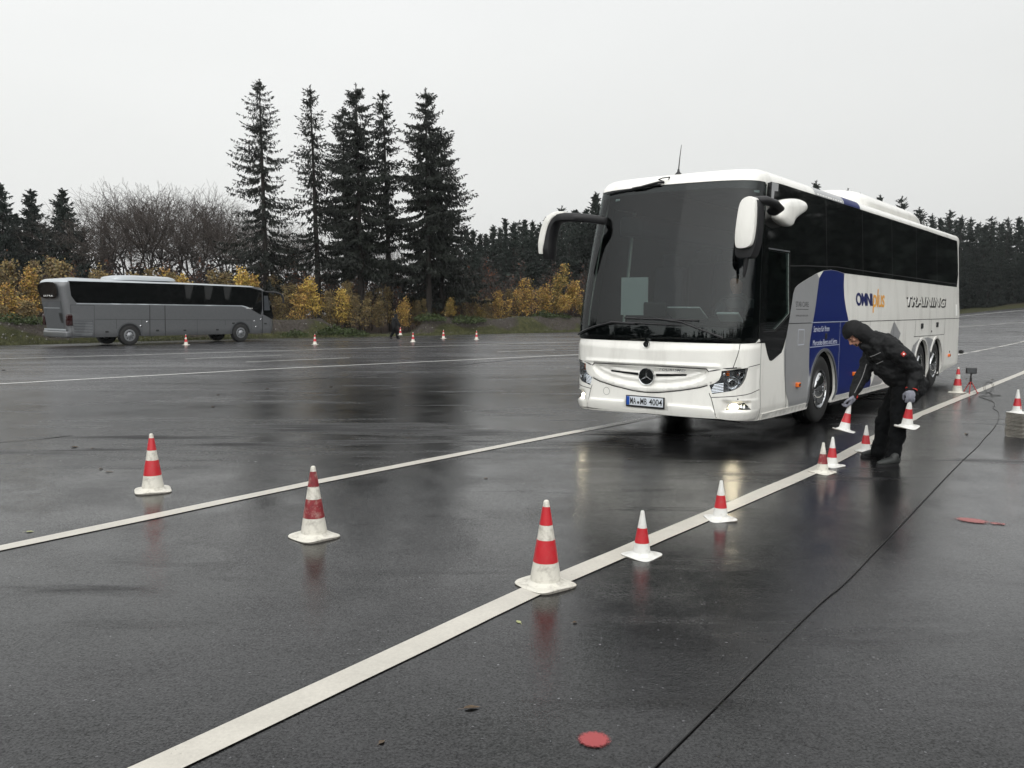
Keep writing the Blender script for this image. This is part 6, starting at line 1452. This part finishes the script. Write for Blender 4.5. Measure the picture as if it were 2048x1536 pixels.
birch_at(800, 64, 588, 'o', 'ochre birch behind the walking man')
birch_at(896, 65, 594, 'g', 'low yellow green birch right of the dense spruce trunk')
birch_at(905, 67, 600, 'y', 'low yellow birch on the mound, partly behind the green one')
birch_at(960, 70, 612, 'g', 'lowest olive birch on the mound')
birch_at(1000, 72, 580, 'o', 'narrow ochre birch left of the large orange birches')
birch_at(1050, 74, 556, 'o', 'broad bright orange birch left of the coach', wid=1.25)
birch_at(1078, 75, 560, 'o', 'second broad orange birch left of the coach', wid=1.2)
birch_at(1112, 76, 527, 'g', 'tallest yellow green birch left of the coach mirror', wid=1.1)
birch_at(1150, 77, 552, 'o', 'orange birch right against the coach edge', wid=1.2)
birch_at(1130, 74, 585, 'o', 'low orange birch beside the coach edge', wid=1.2)
for px_, D_, ty, kd in [(-20, 58, 505, 'g'), (20, 57, 498, 'g'), (60, 60, 520, 'o'), (100, 62, 515, 'g'), (128, 58, 500, 'g'), (160, 60, 540, 'o'), (185, 59, 508, 'g'), (215, 60, 530, 'o'), (250, 60, 545, 'g'), (275, 62, 528, 'o'), (310, 60, 538, 'o'), (345, 62, 530, 'o'), (365, 61, 545, 'y'), (400, 62, 548, 'y'), (430, 62, 540, 'o'), (455, 62, 545, 'g'),
                      (-10, 50, 560, 'g'), (30, 50, 565, 'o'), (55, 49, 590, 'g'), (5, 48, 610, 'g'), (1185, 80, 540, 'o'), (1220, 82, 545, 'y'), (1165, 76, 595, 'g')]:
    kd = ('t' if px_ < 500 and kd != 'y' and (px_ % 3 or kd == 'g') else kd)
    birch_at(px_, D_, ty, kd, 'young birch in the autumn thicket behind the parked coach' if px_ < 500 else 'young birch behind the white coach', 'young birches of the thicket behind the parked coach' if px_ < 500 else 'birches behind the white coach', 1.15)
for px_, D_, ty in [(560, 63, 590), (585, 65, 575), (655, 64, 575), (668, 62, 600), (700, 64, 570), (715, 62, 600), (735, 66, 590), (755, 64, 600), (770, 66, 580), (830, 68, 590), (845, 66, 605), (865, 70, 600), (925, 72, 600), (940, 70, 590), (980, 74, 590), (1020, 76, 585), (545, 66, 560)]:
    e = birch_at(px_, D_, ty-8, 't', 'thin half bare sapling in the brown wood edge', 'thin saplings of the brown wood edge', .9)
# rust and grey undergrowth: too many stems to count
def thicket(name, px0, px1, D0, D1, h0, h1, n_, seed, mats, pr, lw=.10):
    r_ = rnd(seed); px_ = r_.uniform(px0, px1, n_); D_ = r_.uniform(D0, D1, n_)+np.clip((px_-850)/300, 0, 1)*15; x = (px_-1024)/1707*D_; g = np.array([ground_z(a, b) for a, b in zip(x[::12], D_[::12])]).repeat(12)[:n_]; H = r_.uniform(h0, h1, n_)*(.65+.35*np.sin(px_*.05)**2)
    segs = []; cs = []
    for i in range(0, n_, 12):
        p = np.array([x[i], D_[i], g[i]-.1]); t_ = p+np.array([r_.randn()*.35, r_.randn()*.35, H[i]]); m_ = (p+t_)/2+r_.randn(3)*.12; segs += [(p, m_, .030, .022), (m_, t_, .022, .008)]
        for _ in range(16):
            f = r_.uniform(.12, 1); q = p*(1-f)+t_*f; az = r_.rand()*6.28; L_ = r_.uniform(.4, 1.3)*(1.2-f*.6); e = q+np.array([math.cos(az)*L_*.7, math.sin(az)*L_*.7, L_*.75]); segs.append((q, e, .012, .006))
            for __ in range(3): cs.append(q+(e-q)*r_.uniform(.3, 1.1)+r_.randn(3)*.12)
            for __ in range(2):
                ff = r_.uniform(.3, .9); q3 = q+(e-q)*ff; segs.append((q3, q3+r_.randn(3)*.22+np.array([0, 0, .25]), .008, .005))
    V2, F2 = tubes(segs, 3); o = link_mesh(name, mesh_np(name, V2, F2), mats[0], smoothf=False); tag(o, kind='stuff', label='tangle of bare stems under the trees', cat='undergrowth')
    cs = np.array(cs); k = len(cs); d = r_.randn(k, 3); d /= np.linalg.norm(d, axis=1)[:, None]; sz = r_.uniform(.5, 1.3, k)*lw
    V, F_ = tris(cs, d*(sz*1.5)[:, None], sz, rs_=r_); ci = r_.choice(len(mats)-1, k, p=pr); o = link_mesh('dead_leaves', mesh_np('dead_leaves', V, F_, np.concatenate([ci]*3)), mats[1:], smoothf=False); tag(o, kind='stuff', label='withered brown leaves hanging in the undergrowth', cat='undergrowth')
thicket('undergrowth', -80, 1300, 66, 86, 3.0, 6.5, 9000, 301, [M['twigd'], M['rust'], M['twigd']], [.45, .55], .11)
thicket('undergrowth', -80, 1300, 84, 100, 4.0, 8.0, 7000, 302, [M['twigd'], M['twigd'], M['needle2']], [.5, .5], .22)
# low green shrubs and grass tufts on the mound
def tufts():
    r_ = rnd(77); P = []; n_ = 26000; i_ = 0
    seg = [(EDGE[k], EDGE[k+1]) for k in range(1, 8)]; cs, ds, ws = [], [], []
    for (a, b) in seg:
        a, b = np.array(a), np.array(b); L_ = np.linalg.norm(b-a); m_ = int(L_*260); t_ = (b-a)/L_; nr = np.array([-t_[1], t_[0]])
        f = r_.rand(m_); o_ = np.abs(r_.randn(m_))*.75+.02; o_ = np.where(r_.rand(m_) < .25, r_.uniform(0, 4.5, m_), o_); q = a+(b-a)*f[:, None]+nr*o_[:, None]
        zz_ = np.array([ground_z(*w) for w in q]); cs.append(np.c_[q, zz_-.01]); ds.append(np.c_[r_.randn(m_, 2)*.05, r_.uniform(.06, .22, m_)]); ws.append(r_.uniform(.012, .03, m_))
    V, F_ = tris(np.concatenate(cs), np.concatenate(ds), np.concatenate(ws), rs_=r_); tag(link_mesh('grass', mesh_np('grass', V, F_), mat('verge_grass', (.062, .066, .024), .7, var=.4, vscale=1.5), smoothf=False), kind='stuff', label='short grass along the verge', cat='grass')
tufts()
def shrub(n_, R, seed, mt):
    r_ = rnd(seed); az = r_.rand(n_)*6.28; u = r_.rand(n_)**.5; h = r_.rand(n_); P = np.c_[R*u*np.cos(az), R*.8*u*np.sin(az), .55*R*h*(1-u*.7)]; d = r_.randn(n_, 3); d[:, 2] = abs(d[:, 2]); d /= np.linalg.norm(d, axis=1)[:, None]; w = r_.uniform(.03, .07, n_); V, F_ = tris(P, d*(w*2)[:, None], w, rs_=r_); me = mesh_np('shrub', V, F_); me.materials.append(mt); return me
sh = [shrub(900, 1.0, 400+i, M['bushg']) for i in range(3)]
for k, (px_, D_) in enumerate(((655, 57.5), (668, 58), (682, 58.5), (700, 58), (590, 56), (925, 65), (948, 66), (1085, 73), (1120, 74), (20, 46), (70, 47), (860, 63.5))):
    x, y, zg = base_of(px_, D_); o = bpy.data.objects.new('low_shrub', sh[k % 3]); COL.objects.link(o); o.location = (x, y, zg-.05); o.rotation_euler = (0, 0, k*1.1); o.scale = (1+.3*(k % 2),)*3
    tag(o, 'low dark green shrub growing on the earth mound', 'shrub', 'low green shrubs on the mound')
def stones():
    r_ = rnd(9); mb = MB(); 
    for k in range(520):
        s_ = r_.randint(1, 6); a, b = np.array(EDGE[s_]), np.array(EDGE[s_+1]); t_ = (b-a)/np.linalg.norm(b-a); nr = np.array([-t_[1], t_[0]]); q = a+(b-a)*r_.rand()+nr*r_.uniform(.8, 4.2); r = r_.uniform(.02, .06)
        bm = bmesh.new(); bmesh.ops.create_icosphere(bm, subdivisions=1, radius=r)
        for v in bm.verts: v.co *= r_.uniform(.7, 1.2)
        bmesh.ops.translate(bm, vec=(q[0], q[1], ground_z(*q)+r*.2), verts=bm.verts); mb.bm(bm)
    o = mb.obj('stones', mat('pale_stones', (.15, .145, .135), .8, var=.35, vscale=3), smoothf=False); tag(o, kind='stuff', label='pale stones scattered over the earth mound', cat='stones')
stones()
# unused protos are removed
for p in (P_big, P_bigworn, P_small, P_smallworn, P_stack):
    if p.name not in used: bpy.data.objects.remove(p)
# thin rain haze
hb = MB(); hb.box((20, 80, 29.5), (400, 420, 64)); o = hb.obj('haze', [], smoothf=False); hm = bpy.data.materials.new('thin_haze'); hm.use_nodes = True; t = hm.node_tree; t.nodes.clear()
o_ = t.nodes.new('ShaderNodeOutputMaterial'); pv_ = t.nodes.new('ShaderNodeVolumePrincipled'); pv_.inputs['Color'].default_value = (.85, .88, .90, 1); pv_.inputs['Density'].default_value = .00018; pv_.inputs['Anisotropy'].default_value = .2; t.links.new(pv_.outputs[0], o_.inputs['Volume']); o.data.materials.append(hm); o['kind'] = 'stuff'; o['label'] = 'thin rain haze over the track'
